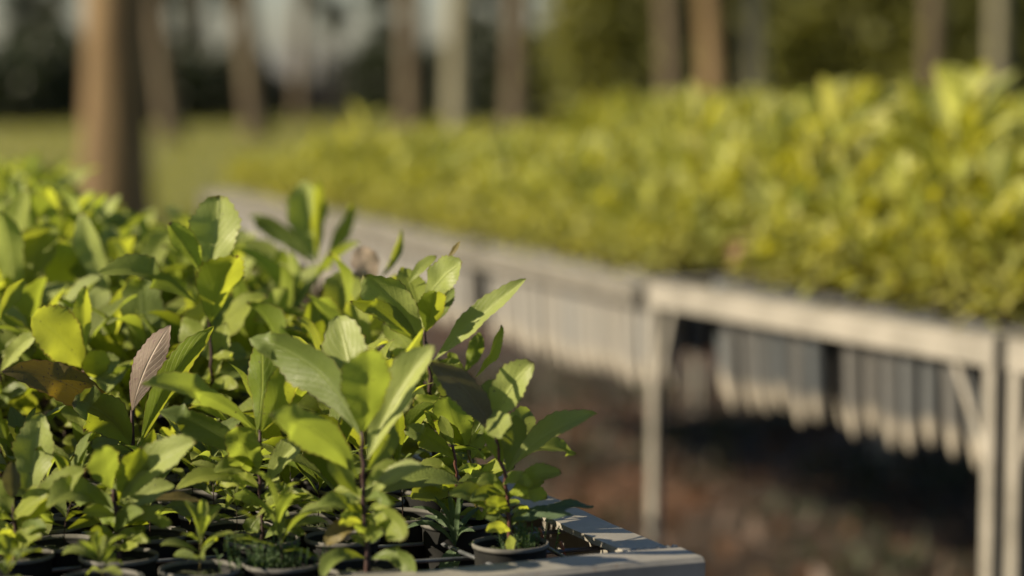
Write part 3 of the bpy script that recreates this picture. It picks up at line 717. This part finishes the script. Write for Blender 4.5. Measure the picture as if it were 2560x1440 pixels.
# weeds: narrow-leaved rosette and a feathery one
def weed(base, Y, label, spec, wpx=14):
    zt = TZ - .01; loc = Vector((0, Y, zt)); loc.x = (base - 1280) / FPX * (Y * math.cos(PITCH) - (zt - CAM.z) * math.sin(PITCH))
    root = empty('weed', loc); root['Yd'] = Y; tag(root, label, 'weed', 'weeds growing among the pots')
    bx, by = proj(loc)
    for (tx, ty, bd, wv) in spec: hero_leaf(root, 'weed', (bx, by - 2), (tx, ty), wv, bend=bd, roll=30, fold=.3, dyt=random.uniform(-.03, .03), rd=.6, peak=1.1, wave=.05)
    return root
weed(1138, 1.63, 'spidery rosette of narrow leaves between pots left of the corner seedling', [(1030, 1268, 34, 12), (1085, 1240, 16, 12), (1120, 1225, 6, 14), (1150, 1225, 0, 12), (1200, 1268, 14, 14), (1000, 1330, 40, 12), (1190, 1330, 24, 12), (1060, 1290, 24, 13), (1160, 1245, 8, 10), (1120, 1450, 0, 46)])
def feathery(base, Y, label, n=46):
    zt = TZ - .01; loc = Vector((0, Y, zt)); loc.x = (base - 1280) / FPX * (Y * math.cos(PITCH) - (zt - CAM.z) * math.sin(PITCH))
    V, F, UV, rn = [], [], [], []; r = random.Random(base)
    for i in range(n):
        az, rad = r.uniform(0, 6.28), abs(r.gauss(0, .012)); p = Vector((rad*math.cos(az), rad*math.sin(az), 0)); d = Vector((p.x*8, p.y*8, r.uniform(.6, 1.2))).normalized()
        ln = r.uniform(.012, .03)
        q = p + d*ln; 
        for k in range(6):
            t = k/6; c = p.lerp(q, t); a2 = r.uniform(0, 6.28); e = Vector((math.cos(a2), math.sin(a2), .6)) * .004; s = Vector((-e.y, e.x, 0)) * .22
            b = len(V); V += [c - s*.5, c + s*.5, c + e + s, c + e - s]; F.append((b, b+1, b+2, b+3)); UV += [(.4, 0), (.6, 0), (.6, 1), (.4, 1)]
        b = len(V); s = Vector((.0004, 0, 0)); V += [p-s, p+s, q+s, q-s]; F.append((b, b+1, b+2, b+3)); UV += [(.4, 0), (.6, 0), (.6, 1), (.4, 1)]
    o = meshobj('moss_tuft', V, F, L['weed'], uvs=UV); o.location = loc
    tag(o, label, 'moss tuft', 'feathery tufts among the pots'); return o
feathery(715, 1.535, 'feathery green tuft in the front pot left of centre')
feathery(1300, 1.60, 'small feathery tuft in the pot nearest the bench corner')
feathery(640, 1.53, 'low feathery tuft just left of the larger tuft in front', 30)

# ------------------------------------------------------------------ near bench filling seedlings
ORD = 'first second third fourth fifth sixth seventh eighth ninth tenth eleventh twelfth thirteenth fourteenth fifteenth sixteenth seventeenth eighteenth nineteenth twentieth'.split()
TENS = {20: 'twenty', 30: 'thirty', 40: 'forty', 50: 'fifty', 60: 'sixty', 70: 'seventy', 80: 'eighty', 90: 'ninety'}
def ordn(n):       # 1-based
    if n <= 20: return ORD[n-1]
    t, u = n // 10 * 10, n % 10
    return TENS[t][:-1] + 'ieth' if u == 0 else TENS[t] + '-' + ORD[u-1]
ENVX = [-400, 0, 150, 230, 330, 450, 560, 700, 860, 960, 1060, 1160, 1300, 1500]
ENVY = [470, 455, 500, 560, 590, 625, 650, 690, 770, 860, 960, 1070, 1240, 1300]
PLANS = {}
def get_plan(k, nl, ll): 
    key = (k, nl, ll)
    if key not in PLANS: PLANS[key] = plan(1.0, k, nl, ll, .05)     # unit height; leaf length relative
    return PLANS[key]
STEMM = {}
def stem_data(k, nl, ll, mat):
    key = (k, nl, ll, mat)
    if key not in STEMM:
        stem, _ = get_plan(k, nl, ll)
        V, F = stem_mesh([p - Vector((0, 0, .06)) if i == 0 else p for i, p in enumerate(stem)], .011, .007, M[mat])
        o = meshobj('stem', V, F, M[mat]); STEMM[key] = o.data; sc.collection.objects.unlink(o); bpy.data.objects.remove(o)
    return STEMM[key]
crowd = {'loc': [], 'rz': [], 's': [], 'k': []}
def place_seedling(loc, hgt, label, group, kinds, far=False, lls=.36, nl=None, pots=True, soil=True):
    k = random.randrange(14); nl = nl or random.choice((8, 9, 10))
    root = empty('potted_seedling', loc, random.uniform(0, 6.28), hgt); tag(root, label, 'seedling', group)
    stem, leaves = get_plan(k, nl, lls)
    link(bpy.data.objects.new('stem', stem_data(k, nl, lls, random.choice(('stem', 'stem', 'stem_green')))), root)
    if pots: add_pot(root, far, 1.0 if not far else random.uniform(.95, 1.03), soil)
    tone = random.choice(kinds)
    for (p, q, ln) in leaves:
        kd = tone if random.random() < .6 else random.choice(kinds)
        o = link(bpy.data.objects.new('leaf', leafmesh(kd, random.randrange(14))), root)
        o.rotation_mode = 'QUATERNION'; o.location = p; o.rotation_quaternion = q; o.scale = (ln * random.uniform(.78, 1.25), ln, ln * random.uniform(.7, 1.3))
    return root
near_cnt = 0
rs = random.Random(5)
for i in range(0, 62):
    for j in range(0, 23):
        al = .06 + PIT/2 + i * PIT; ac = .045 + PIT/2 + j * PIT
        if ac > NW - .05: continue
        m_ = al % (NL + .03)
        if m_ < .045 or m_ > NL - .045: continue
        p = C0 + E1 * al + E2 * ac; p.z = TZ + .002
        p += Vector((rs.uniform(-.004, .004), rs.uniform(-.004, .004), 0))
        px, py = proj(p)
        if any((h_.location - p).xy.length < .043 for h_, _ in HERO): continue
        if i < 3 and j < 1: continue
        if i == 0 and j < 3: continue
        # how tall may it be
        ey = float(np.interp(px, ENVX, ENVY))
        Y = p.y
        if Y > 3.0 and px < 260: ey = float(np.interp(px, [0, 150, 220, 260], [355, 380, 440, 520])) + (3.9 - min(Y, 3.9)) * 60
        if px < -150: pass
        elif Y < 1.50: ey = max(ey, 1290)
        elif Y < 1.60: ey = max(ey, 1170)
        elif Y < 1.72: ey = max(ey, 1080)
        elif Y < 1.88: ey = max(ey, 930)
        elif Y < 2.05: ey = max(ey, 800)
        for h_, hy in HERO:
            if hy < 1.95 and Y < hy + .02 and abs(px - proj(h_.location)[0]) < 125: ey = max(ey, 1170 if Y < 1.66 else 1090)
        ztop = CAM.z - (ey - 130) / FPX * Y
        hmax = (ztop - TZ) * .80
        hgt = min(hmax, .185) * rs.uniform(.66, 1.0)
        if i < 1: hgt *= .6
        if i < 1 and px > 900: hgt = 0
        if px < -60: hgt *= .72 if i > 3 else .3
        if px < -60 and rs.random() < .15: continue
        if Y > 2.3 and rs.random() < .06: hgt *= 1.2
        vis = -60 < px < 1900 and py < 1500 + 80
        if hgt < .012:
            if vis: 
                o = empty('plant_tube', p); tag(o, 'empty black tube pot, %s from side rail, %s back on near bench' % (ordn(j+1), ordn(i+1)), 'pot', 'empty tube pots on the near bench')
                add_pot(o)
            continue
        if vis and near_cnt < 165 and Y < 5.0:
            kinds = ('green', 'deep', 'lime', 'pale', 'lime') if Y > 1.72 else ('deep', 'green', 'green')  # more pale and lime kinds behind the front paint in sunlit tops
            if Y > 2.0: kinds = ('green', 'lime', 'lime', 'pale', 'pale')
            lls = min(.95, max(.34, (.070 if Y > 1.75 else .062) / hgt))
            lls = round(lls * 20) / 20
            place_seedling(p, hgt, '%s seedling, %s in from the side rail, %s back from the bench corner' % ('low' if hgt < .1 else 'young', ordn(j+1), ordn(i+1)), 'seedlings on the near bench', kinds, lls=lls, nl=11 if Y < 1.75 else random.choice((10, 11, 12)), soil=Y < 2.1)
            near_cnt += 1
        else:
            crowd['loc'].append(p); crowd['s'].append(hgt); crowd['k'].append(.5)

# ------------------------------------------------------------------ far bench seedlings
FP = .0475; far_cnt = 0
for (c, e1, e2, ln, wd, nm) in far_benches:
    n1 = int((ln - .07) / FP); n2 = int((wd - .07) / FP)
    for j in range(n2):
        for i in range(n1):
            if nm == 'B' and 8 <= i <= 8 and j < 2: continue          # gap between two trays
            if nm == 'B' and i >= n1 - 2 and j < 1: continue
            if nm == 'A' and i in (17, 18, 38) and j < 1: continue
            p = c + e1 * (.05 + FP/2 * (j % 2) * .3 + i * FP) + e2 * (.052 + j * FP); p.z = BZ if nm == 'A' else BT
            p += Vector((random.uniform(-.003, .003), random.uniform(-.003, .003), 0))
            px, py = proj(p)
            # canopy profile: tall at the right, lower and even to the left
            base = np.interp(px, [400, 900, 1500, 1750, 1900, 2100, 2400, 2600], [.14, .14, .145, .155, .175, .20, .205, .19])
            back = min(1.0, .52 + j * .08)
            hgt = float(base) * back * (random.uniform(.60, 1.08) + (random.random() < .09) * (.27 if px > 1700 else .1))
            vis = -80 < px < 2620
            if vis and j < 2 and far_cnt < 170:
                where = {'A': 'long blurred bench', 'B': 'bright-railed bench', 'C': 'bench cut off at right'}[nm]
                place_seedling(p, hgt, 'seedling in grey tube, %s in the %s row of the %s' % (ordn(i+1), ('front', 'second')[j], where), 'seedlings across the aisle', ('far',), far=2 if nm == 'A' else 1, lls=.46 if hgt < .2 else .38, nl=10, soil=False)
                far_cnt += 1
            else:
                crowd['loc'].append(p); crowd['s'].append(hgt); crowd['k'].append(1 if j < 4 else .5)
for (c, e1, e2, ln, wd, nm) in row2:
    for j in range(int(wd / .06)):
        for i in range(int(ln / .06)):
            p = c + e1 * (.05 + i * .06) + e2 * (.05 + j * .06); p.z = BZ
            crowd['loc'].append(p); crowd['s'].append(.19 * random.uniform(.7, 1.1)); crowd['k'].append(.5)

for (px, py, Y, lab) in ((2110, 178, 4.02, 'tallest seedling on the bright-railed bench, its top leaf arching left'), (2195, 185, 4.1, 'tall seedling just right of the arching one on the bright-railed bench'),
        (2270, 195, 3.9, 'tall yellowish seedling between two brown trunks at right'), (1920, 235, 4.25, 'tall seedling in front of the pale grey trunk'), (1782, 225, 4.45, 'tall seedling in front of the swollen tan trunk'),
        (2440, 215, 3.75, 'tall seedling by the grey trunk near the right edge'), (2000, 300, 4.0, 'seedling with a long leaf left of the tallest arching one'), (925, 262, 6.4, 'lone tall seedling standing above the far canopy left of the reddish trunk'),
        (2320, 400, 3.62, 'seedling with pale curved leaves in front at right'), (2500, 410, 3.5, 'seedling with a bright pale leaf by the right edge')):
    q = at(px, py, Y); zz = BT if px > 1650 else BZ
    place_seedling(Vector((q.x, Y, zz)), (q.z - zz) / 1.27, lab, 'seedlings across the aisle', ('far',), far=1, lls=.36, nl=10, soil=False)

def build_crowd():
    lo = []
    for k in range(6):
        r = random.Random(k + 50)
        V, UV, F = unit_leaf(r.uniform(.1, 1.3), r.uniform(.15, .5), .08, r.uniform(.36, .5), k, 4, (-1, 0, 1), 0, .7, 1.4)
        lo.append((np.array([tuple(v) for v in V]), np.array(UV), np.array(F)))
    VV, UU, FF, RR, MI = [], [], [], [], []; base = 0
    plans = [plan(1.0, 100 + k, 10, .44) for k in range(8)]
    pv, pf = lathe([(.012, -.13), (.02, -.09), (.026, 0.0), (.02, .001)], 7); pv = np.array([tuple(v) for v in pv]); pf = np.array(pf)
    for p, s, kk in zip(crowd['loc'], crowd['s'], crowd['k']):
        stem, leaves = plans[random.randrange(8)]
        rz = Quaternion((0, 0, 1), random.uniform(0, 6.28)); loc = np.array(tuple(p)); tone = random.gauss(.5, .3)
        for (lp, q, ln) in leaves:
            v, uv, f = lo[random.randrange(6)]
            m = np.array((rz @ q).to_matrix()) * (ln * s)
            o = np.array(tuple(rz @ lp)) * s + loc
            VV.append(v @ m.T + o); UU.append(uv); FF.append(f + base); base += len(v)
            RR.append(np.full(len(v), min(1, max(0, tone + random.gauss(0, .25))))); MI.append(np.zeros(len(f), np.int32))
        # stem: thin three-sided tube
        a = np.array([(math.cos(t)*.002, math.sin(t)*.002, 0) for t in (0, 2.1, 4.2)])
        tp = np.array(tuple(rz @ stem[-1])) * s
        v = np.vstack([a + loc, a * .6 + loc + tp]); f = np.array([(0, 1, 4, 3), (1, 2, 5, 4), (2, 0, 3, 5)])
        VV.append(v); UU.append(np.zeros((6, 2)) + .5); FF.append(f + base); base += 6; RR.append(np.zeros(6)); MI.append(np.full(3, 1, np.int32))
        VV.append(pv + loc); UU.append(np.zeros((len(pv), 2)) + .5); FF.append(pf + base); base += len(pv); RR.append(np.zeros(len(pv))); MI.append(np.full(len(pf), 2, np.int32))
    V = np.vstack(VV); F = np.vstack(FF); U = np.vstack(UU); Rn = np.concatenate(RR); Mi = np.concatenate(MI)
    return soup('seedling_crowd', V, F, [L['crowd'], M['stem'], M['farpot']], U, Rn, Mi)
def soup(name, V, F, mats, U=None, Rn=None, Mi=None, parent=None, smooth=True):
    me = bpy.data.meshes.new(name); nv, nf = len(V), len(F); k = F.shape[1]
    me.vertices.add(nv); me.vertices.foreach_set('co', V.astype(np.float32).ravel())
    me.loops.add(nf*k); me.loops.foreach_set('vertex_index', F.astype(np.int32).ravel())
    me.polygons.add(nf); me.polygons.foreach_set('loop_start', np.arange(0, nf*k, k, dtype=np.int32)); me.polygons.foreach_set('loop_total', np.full(nf, k, np.int32))
    for m in mats: me.materials.append(m)
    if Mi is not None: me.polygons.foreach_set('material_index', Mi)
    me.polygons.foreach_set('use_smooth', np.full(nf, smooth))
    me.update(calc_edges=True)
    if U is not None: me.uv_layers.new(name='UVMap').data.foreach_set('uv', U.astype(np.float32)[F.ravel()].ravel())
    if Rn is not None: me.attributes.new('rnd', 'FLOAT', 'POINT').data.foreach_set('value', Rn.astype(np.float32))
    return link(bpy.data.objects.new(name, me), parent)
tag(build_crowd(), 'dense mass of yellow-green seedlings filling the benches', 'seedlings', kind='stuff')

# ------------------------------------------------------------------ scattered quads: foliage, grass, litter
def quads(n, centre_fn, size_fn, updir=None, droop=0.0, parent=None, name='crown', mat=None, seed=1, asp=.4):
    r = np.random.RandomState(seed)
    P = centre_fn(r, n); n = len(P); s = size_fn(r, n)[:, None]
    d = r.normal(size=(n, 3)); d[:, 2] -= droop; d /= np.linalg.norm(d, axis=1)[:, None]
    if updir is not None: d = d * updir[1] + np.array(updir[0])[None]; d /= np.linalg.norm(d, axis=1)[:, None]
    e = np.cross(d, r.normal(size=(n, 3))); e /= np.linalg.norm(e, axis=1)[:, None]
    a, b, c, f = P, P + d*s*.5 + e*s*asp*.5, P + d*s, P + d*s*.5 - e*s*asp*.5
    V = np.stack([a, b, c, f], 1).reshape(-1, 3); F = np.arange(4*n).reshape(n, 4)
    U = np.tile(np.array([(.5, 0), (.8, .5), (.5, 1), (.2, .5)]), (n, 1)); Rn = np.repeat(r.uniform(0, 1, n), 4)
    return soup(name, V, F, [mat], U, Rn, None, parent, False)

def lawnpts(r, n):
    y = 11.5 + 32 * r.uniform(0, 1, n) ** 1.3; x = (r.uniform(-.30, .26, n)) * y
    return np.stack([x, y, np.full(n, .004)], 1)
tag(quads(42000, lawnpts, lambda r, n: r.uniform(.05, .13, n), ((0, 0, 1.6), .8), name='grass', mat=M['blade'], seed=4, asp=.16), 'sunlit yellow-green grass beyond the benches', 'grass', kind='stuff')
def litterpts(r, n):
    y = 3 + 9 * r.uniform(0, 1, n); x = r.uniform(-.3, .3, n) * y; return np.stack([x, y, .004 + .02 * r.uniform(0, 1, n)], 1)
tag(quads(5000, litterpts, lambda r, n: r.uniform(.03, .09, n), ((0, 0, .05), 1), name='leaf_litter', mat=M['litter'], seed=5, asp=.4), 'dry brown leaves scattered over the bare soil', 'leaf litter', kind='stuff')
def weedpts(r, n):
    cy = r.uniform(4.6, 9, 60); cx = r.uniform(-.02, .25, 60) * cy; k = r.randint(0, 60, n)
    return np.stack([cx[k] + r.normal(0, .09, n), cy[k] + r.normal(0, .09, n), np.abs(r.normal(0, .03, n))], 1)
tag(quads(2500, weedpts, lambda r, n: r.uniform(.02, .06, n), ((0, 0, .5), 1), name='ground_weeds', mat=M['dark_leaf'], seed=6, asp=.4), 'low weeds growing in the shade under the benches', 'weeds', kind='stuff')

# ------------------------------------------------------------------ trees
def tree(px0, px1, wpx, Y, mat, label, height=13, bulge=None, crown=True, seed=0, cr=2.6):
    """px0: column at the top of the frame, px1: column at the foot"""
    r = random.Random(seed)
    rad = wpx * (.88 if Y > 20 else 1) / 2 / FPX * Y; foot = Vector(((px1-1280)/FPX*Y, Y, 0)); zt = CAM.z + 130/FPX*Y
    topx = (px0-1280)/FPX*Y; slope = (topx - foot.x) / zt
    root = empty('gum_tree', foot); tag(root, label, 'tree', 'trees beyond the nursery')
    V, F, pts, rr = [], [], [], []
    for i in range(26):
        z = height * (i/25) ** 1.4; sl = slope * min(z, 3 + (z - 3) * .3 if z > 3 else z)
        pts.append(Vector((sl + .03*math.sin(z*.9+seed), .03*math.cos(z*.7+seed), z - .02)))
        q = rad * (1.0 + .35 * math.exp(-z / .25)) * (1 - .6 * z/height)
        if bulge and abs(z - bulge) < .35: q *= 1 + .35 * math.cos((z-bulge)/.35*math.pi/2)
        rr.append(q)
    tube_geo(pts, rr, 14, V, F); meshobj('trunk', V, F, mat, root)
    # limbs
    for k in range(5):
        z = height * r.uniform(.5, .85); a = r.uniform(0, 6.28); V, F = [], []
        p = Vector((slope*3, 0, z)); d = Vector((math.cos(a), math.sin(a), r.uniform(.4, .9)))
        tube_geo([p, p + d*.9, p + d*2.0 + Vector((0, 0, .3))], [rad*.38, rad*.25, rad*.08], 7, V, F); meshobj('limb', V, F, mat, root)
    if crown:
        cs = np.array([(slope*3 + r.gauss(0, cr*.45), r.gauss(0, cr*.45), height * r.uniform(.62, 1.05)) for _ in range(16)])
        def fn(rr_, n):
            k = rr_.randint(0, 16, n); return cs[k] + rr_.normal(0, .55, (n, 3))
        quads(1500, fn, lambda r_, n: r_.uniform(.16, .34, n), droop=.5, parent=root, name='crown', mat=M['tree_leaf'], seed=seed+9, asp=.3)
    return root
tree(290, 270, 172, 15.0, M['bark'], 'large tan tree trunk at left, sunlit on one side only', bulge=None, seed=1)
tl = [(395, 425, 62, 30, 'bark2', 'leaning grey-brown trunk just right of the big tan trunk'),
      (618, 640, 66, 31, 'bark2', 'dim brown trunk standing left of the dark fence gap'),
      (762, 752, 40, 40, 'bark2', 'faint thin trunk in front of the pale sheeting'),
      (1030, 1038, 66, 29, 'bark2', 'dark reddish trunk left of the pale greenish one'),
      (1146, 1150, 72, 28, 'bark3', 'pale greenish trunk between two reddish trunks near the middle'),
      (1292, 1288, 66, 29, 'bark2', 'reddish trunk with a pale top right of the greenish trunk'),
      (1402, 1392, 52, 38, 'bark2', 'faint thin trunk in the shade right of the middle'),
      (1672, 1680, 70, 29, 'bark2', 'straight reddish-brown trunk left of the swollen tan one'),
      (1778, 1800, 74, 28, 'bark', 'sunlit tan trunk with a swelling at mid height'),
      (1886, 1892, 66, 30, 'bark3', 'pale grey trunk right of the swollen tan one'),
      (2330, 2336, 62, 30, 'bark2', 'brown trunk rising behind the tallest seedlings at right'),
      (2486, 2498, 58, 31, 'bark3', 'grey trunk close to the right edge'),
      (500, 470, 44, 44, 'bark2', 'thin dark trunk deep in the shade at left')]
for i, (a, b, wv, Y, mt, lab) in enumerate(tl):
    tree(a, b, wv, Y, M[mt], lab, bulge=.62 if 'swollen' not in lab and 'swelling' in lab else None, seed=20+i)

# ------------------------------------------------------------------ undergrowth behind
def shrub(px, ytop, wpx, Y, mat, label, dens=2600, seed=0, size=(.08, .2), y0=None, name='shrub', zmin=0.0, clump=34):
    foot = Vector(((px-1280)/FPX*Y, Y, 0)); top = CAM.z - (ytop-130)/FPX*Y; hw = wpx/2/FPX*Y
    root = empty(name, foot); tag(root, label, 'shrub' if name == 'shrub' else 'sapling', 'undergrowth at the edge of the trees')
    r = random.Random(seed); cs = np.array([(r.uniform(-hw, hw), r.uniform(-hw, hw)*.7, zmin + (top-zmin) * r.uniform(.06, .9) ** .8) for _ in range(clump)])
    sig = min((.14 if name == 'shrub' else .085) if mat is M['dark_leaf'] else .3, (top-zmin) * .10 + .04)
    def fn(rr, n):
        k = rr.randint(0, clump, n); P = cs[k] + rr.normal(0, sig, (n, 3)); P[:, 2] = np.abs(P[:, 2]); return P
    quads(dens, fn, lambda r_, n: r_.uniform(size[0], size[1], n), droop=.2, parent=root, name='foliage', mat=mat, seed=seed, asp=.42)
    for k in range(4):
        V, F = [], []; a = r.uniform(-.3, .3)
        tube_geo([Vector((a*hw, 0, 0)), Vector((a*hw*2, .05, top*.4)), Vector((a*hw*3.2, -.05, top*.85))], [.03, .02, .008], 6, V, F); meshobj('stem', V, F, M['bark2'], root)
    return root
D, T = M['dark_leaf'], M['tree_leaf']
sh = [(30, 150, 330, 37, D, 'dark shrub at the far left below a gap of sky'), (190, 120, 260, 40, D, 'dark shrub behind the big tan trunk'),
      (480, 160, 260, 38, D, 'dark shrub in the shade right of the big trunk'), (600, 170, 160, 41, D, 'low dark shrub beside the dim brown trunk'),
      (980, 150, 130, 40, D, 'dark shrub behind the two trunks near the middle'), (1220, 130, 160, 39, D, 'dark shrub between the middle trunks'),
      (1390, 190, 200, 37, D, 'dark shrub right of the middle trunks'), (2050, 150, 330, 40, D, 'dark thicket seen above the tallest seedlings'),
      (2440, 170, 260, 40, D, 'dark thicket between the two right-hand trunks'), (1700, 200, 220, 40, D, 'dark thicket behind the reddish trunk at right')]
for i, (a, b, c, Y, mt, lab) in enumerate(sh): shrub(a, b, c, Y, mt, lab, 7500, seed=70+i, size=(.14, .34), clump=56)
ol = [(1545, -160, 230, 35, 'olive green sapling left of the straight reddish trunk'), (1990, -260, 360, 35, 'tall olive sapling right of the pale grey trunk'),
      (2230, -240, 340, 34.5, 'tall olive sapling behind the tallest seedlings'), (2480, -260, 300, 34, 'tall green sapling at the right edge'), (1740, -260, 300, 36, 'olive sapling behind the swollen tan trunk')]
for i, (a, b, c, Y, lab) in enumerate(ol): shrub(a, b, c, Y, T, lab, 9000, seed=90+i, size=(.12, .3), name='sapling', clump=60, zmin=.45)
hg = [(60, -60, 120, 45, 'sparse leafy sapling against the sky at far left'), (150, -100, 60, 44, 'thin dark sapling close to the left side of the big trunk'),
      (392, -100, 80, 46, 'sparse sapling against the sky beside the big trunk'), (480, -100, 50, 44, 'thin sapling beside the thin dark trunk at left'),
      (585, -100, 60, 44, 'sparse leafy sapling left of the widest sky gap'), (820, -60, 70, 47, 'sparse sapling in the middle of the sky gap'),
      (960, -100, 60, 44, 'dark sapling just left of the reddish trunk'), (1215, -160, 110, 45, 'leafy sapling behind the middle trunks')]
for i, (a, b, c, Y, lab) in enumerate(hg): shrub(a, b, c, Y, D, lab, (2200, 1500, 1900, 1500, 1700, 700, 1700, 3000)[i], seed=110+i, size=(.1, .22), name='sapling', clump=(12, 10, 12, 10, 11, 6, 11, 18)[i], zmin=.3)
# far wood as one mass
def woodpts(r, n):
    y = r.uniform(62, 78, n); px = r.uniform(-500, 3000, n)
    top = np.interp(px, [-500, 200, 600, 1000, 1400, 1480, 3000], [1.0, .95, .75, .9, 1.8, 7, 9])
    z = top * r.uniform(0, 1, n) ** .8; return np.stack([(px-1280)/FPX*y, y, z], 1)
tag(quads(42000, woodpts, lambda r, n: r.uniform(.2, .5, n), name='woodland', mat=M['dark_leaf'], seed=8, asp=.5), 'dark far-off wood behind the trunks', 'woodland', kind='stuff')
# black shade-cloth fence and pale sheeting behind it
def slab(name, x0, x1, z0, z1, Y, th, mat, parent, npost=0):
    V, F = [], []; box_geo(Vector((x0, 0, z0)), Vector((x1-x0, 0, 0)), Vector((0, th, 0)), Vector((0, 0, z1-z0)), V, F); return meshobj(name, V, F, mat, parent, smooth=False)
Y = 42; f = empty('shade_fence', Vector((0, Y, 0))); tag(f, 'low black shade-cloth fence below the pale sheeting', 'fence')
xx = [(px-1280)/FPX*Y for px in (560, 700, 840, 990)]
for k in range(3): slab('cloth_panel', xx[k]+.03, xx[k+1]-.03, .02, .66, Y, .02, M['shade'], f)
for x in xx: slab('post', x-.025, x+.025, 0, .74, Y, .05, M['bark2'], f)
Y = 56; f = empty('growing_tunnel', Vector((0, Y, 0))); tag(f, 'low pale plastic-sheeted growing tunnel behind the black fence', 'growing tunnel')
V, F = [], []; x0, x1 = (655-1280)/FPX*Y, (945-1280)/FPX*Y
for i in range(9):
    a = math.pi*i/8
    for x in (x0, x1): V.append(Vector((x, -1.5*math.cos(a), 1.1*math.sin(a))))
F = [(2*i, 2*i+1, 2*i+3, 2*i+2) for i in range(8)]; meshobj('sheeting', V, F, M['pale'], f)
for x in (x0, (x0+x1)/2, x1):
    V, F = [], []; tube_geo([Vector((x, -1.53*math.cos(math.pi*i/8), 1.13*math.sin(math.pi*i/8))) for i in range(9)], [.03]*9, 6, V, F); meshobj('hoop', V, F, M['bark3'], f)
# red clips on the wire by the corner
for k, (a, b) in enumerate(((.30, .06), (.17, .045), (.12, .05), (.09, .075))):
    V, F = [], []; p = C0 + E1*a + E2*b
    tube_geo([Vector((0, 0, 0)), Vector((.003, .001, -.010)), Vector((.001, .002, -.020))], [.0012]*3, 6, V, F)
    o = meshobj('plant_tie', V, F, M['wire_red']); o.location = (p.x, p.y, TZ - .006)
    tag(o, ['rusty tie hooked on the wires beside the long rail', 'second rusty tie back from the bench corner', 'rusty tie just behind the bench corner', 'rusty tie on the front wires at the bench corner'][k], 'tie', 'rusty ties on the wires')

# weld bead where the side rail meets the end rail
V, F = [], []
pts = [E1 * (.0375 + .0012*math.sin(i*1.9)) + E2 * (.001 + .0345*i/14) + Vector((0, 0, TZ + .0018 + .0006*math.sin(i*2.7))) for i in range(15)]
tube_geo(pts, [.0017 + .0006*math.sin(i*2.3) for i in range(15)], 7, V, F); meshobj('weld_bead', V, F, M['steel'], near)
V, F = [], []
pts = [E1 * (.046 + .004*math.sin(i*.7)) + E2 * (.003 + .03*i/14) + Vector((0, 0, TZ + .0002)) for i in range(15)]
tube_geo(pts, [.0010 + .0004*math.sin(i*2.3) for i in range(15)], 7, V, F); meshobj('weld_bead', V, F, M['steel'], near)
p = at(1830, 640, 4.05); V, UV, F = unit_leaf(.9, .6, .2, .5, 77, 14, COLS)
o = meshobj('dead_leaf', V, F, leaf_mat('tan_dead_leaf', (.30, .17, .10), (.45, .27, .17), (.3, .15, .06), spots=.6), uvs=UV)
o.location = at(1822, 672, 3.84); o.rotation_euler = (R(72), R(12), R(-30)); o.scale = (.075,) * 3
tag(o, 'tan dead leaf caught upright among the seedlings above the braced leg', 'leaf')
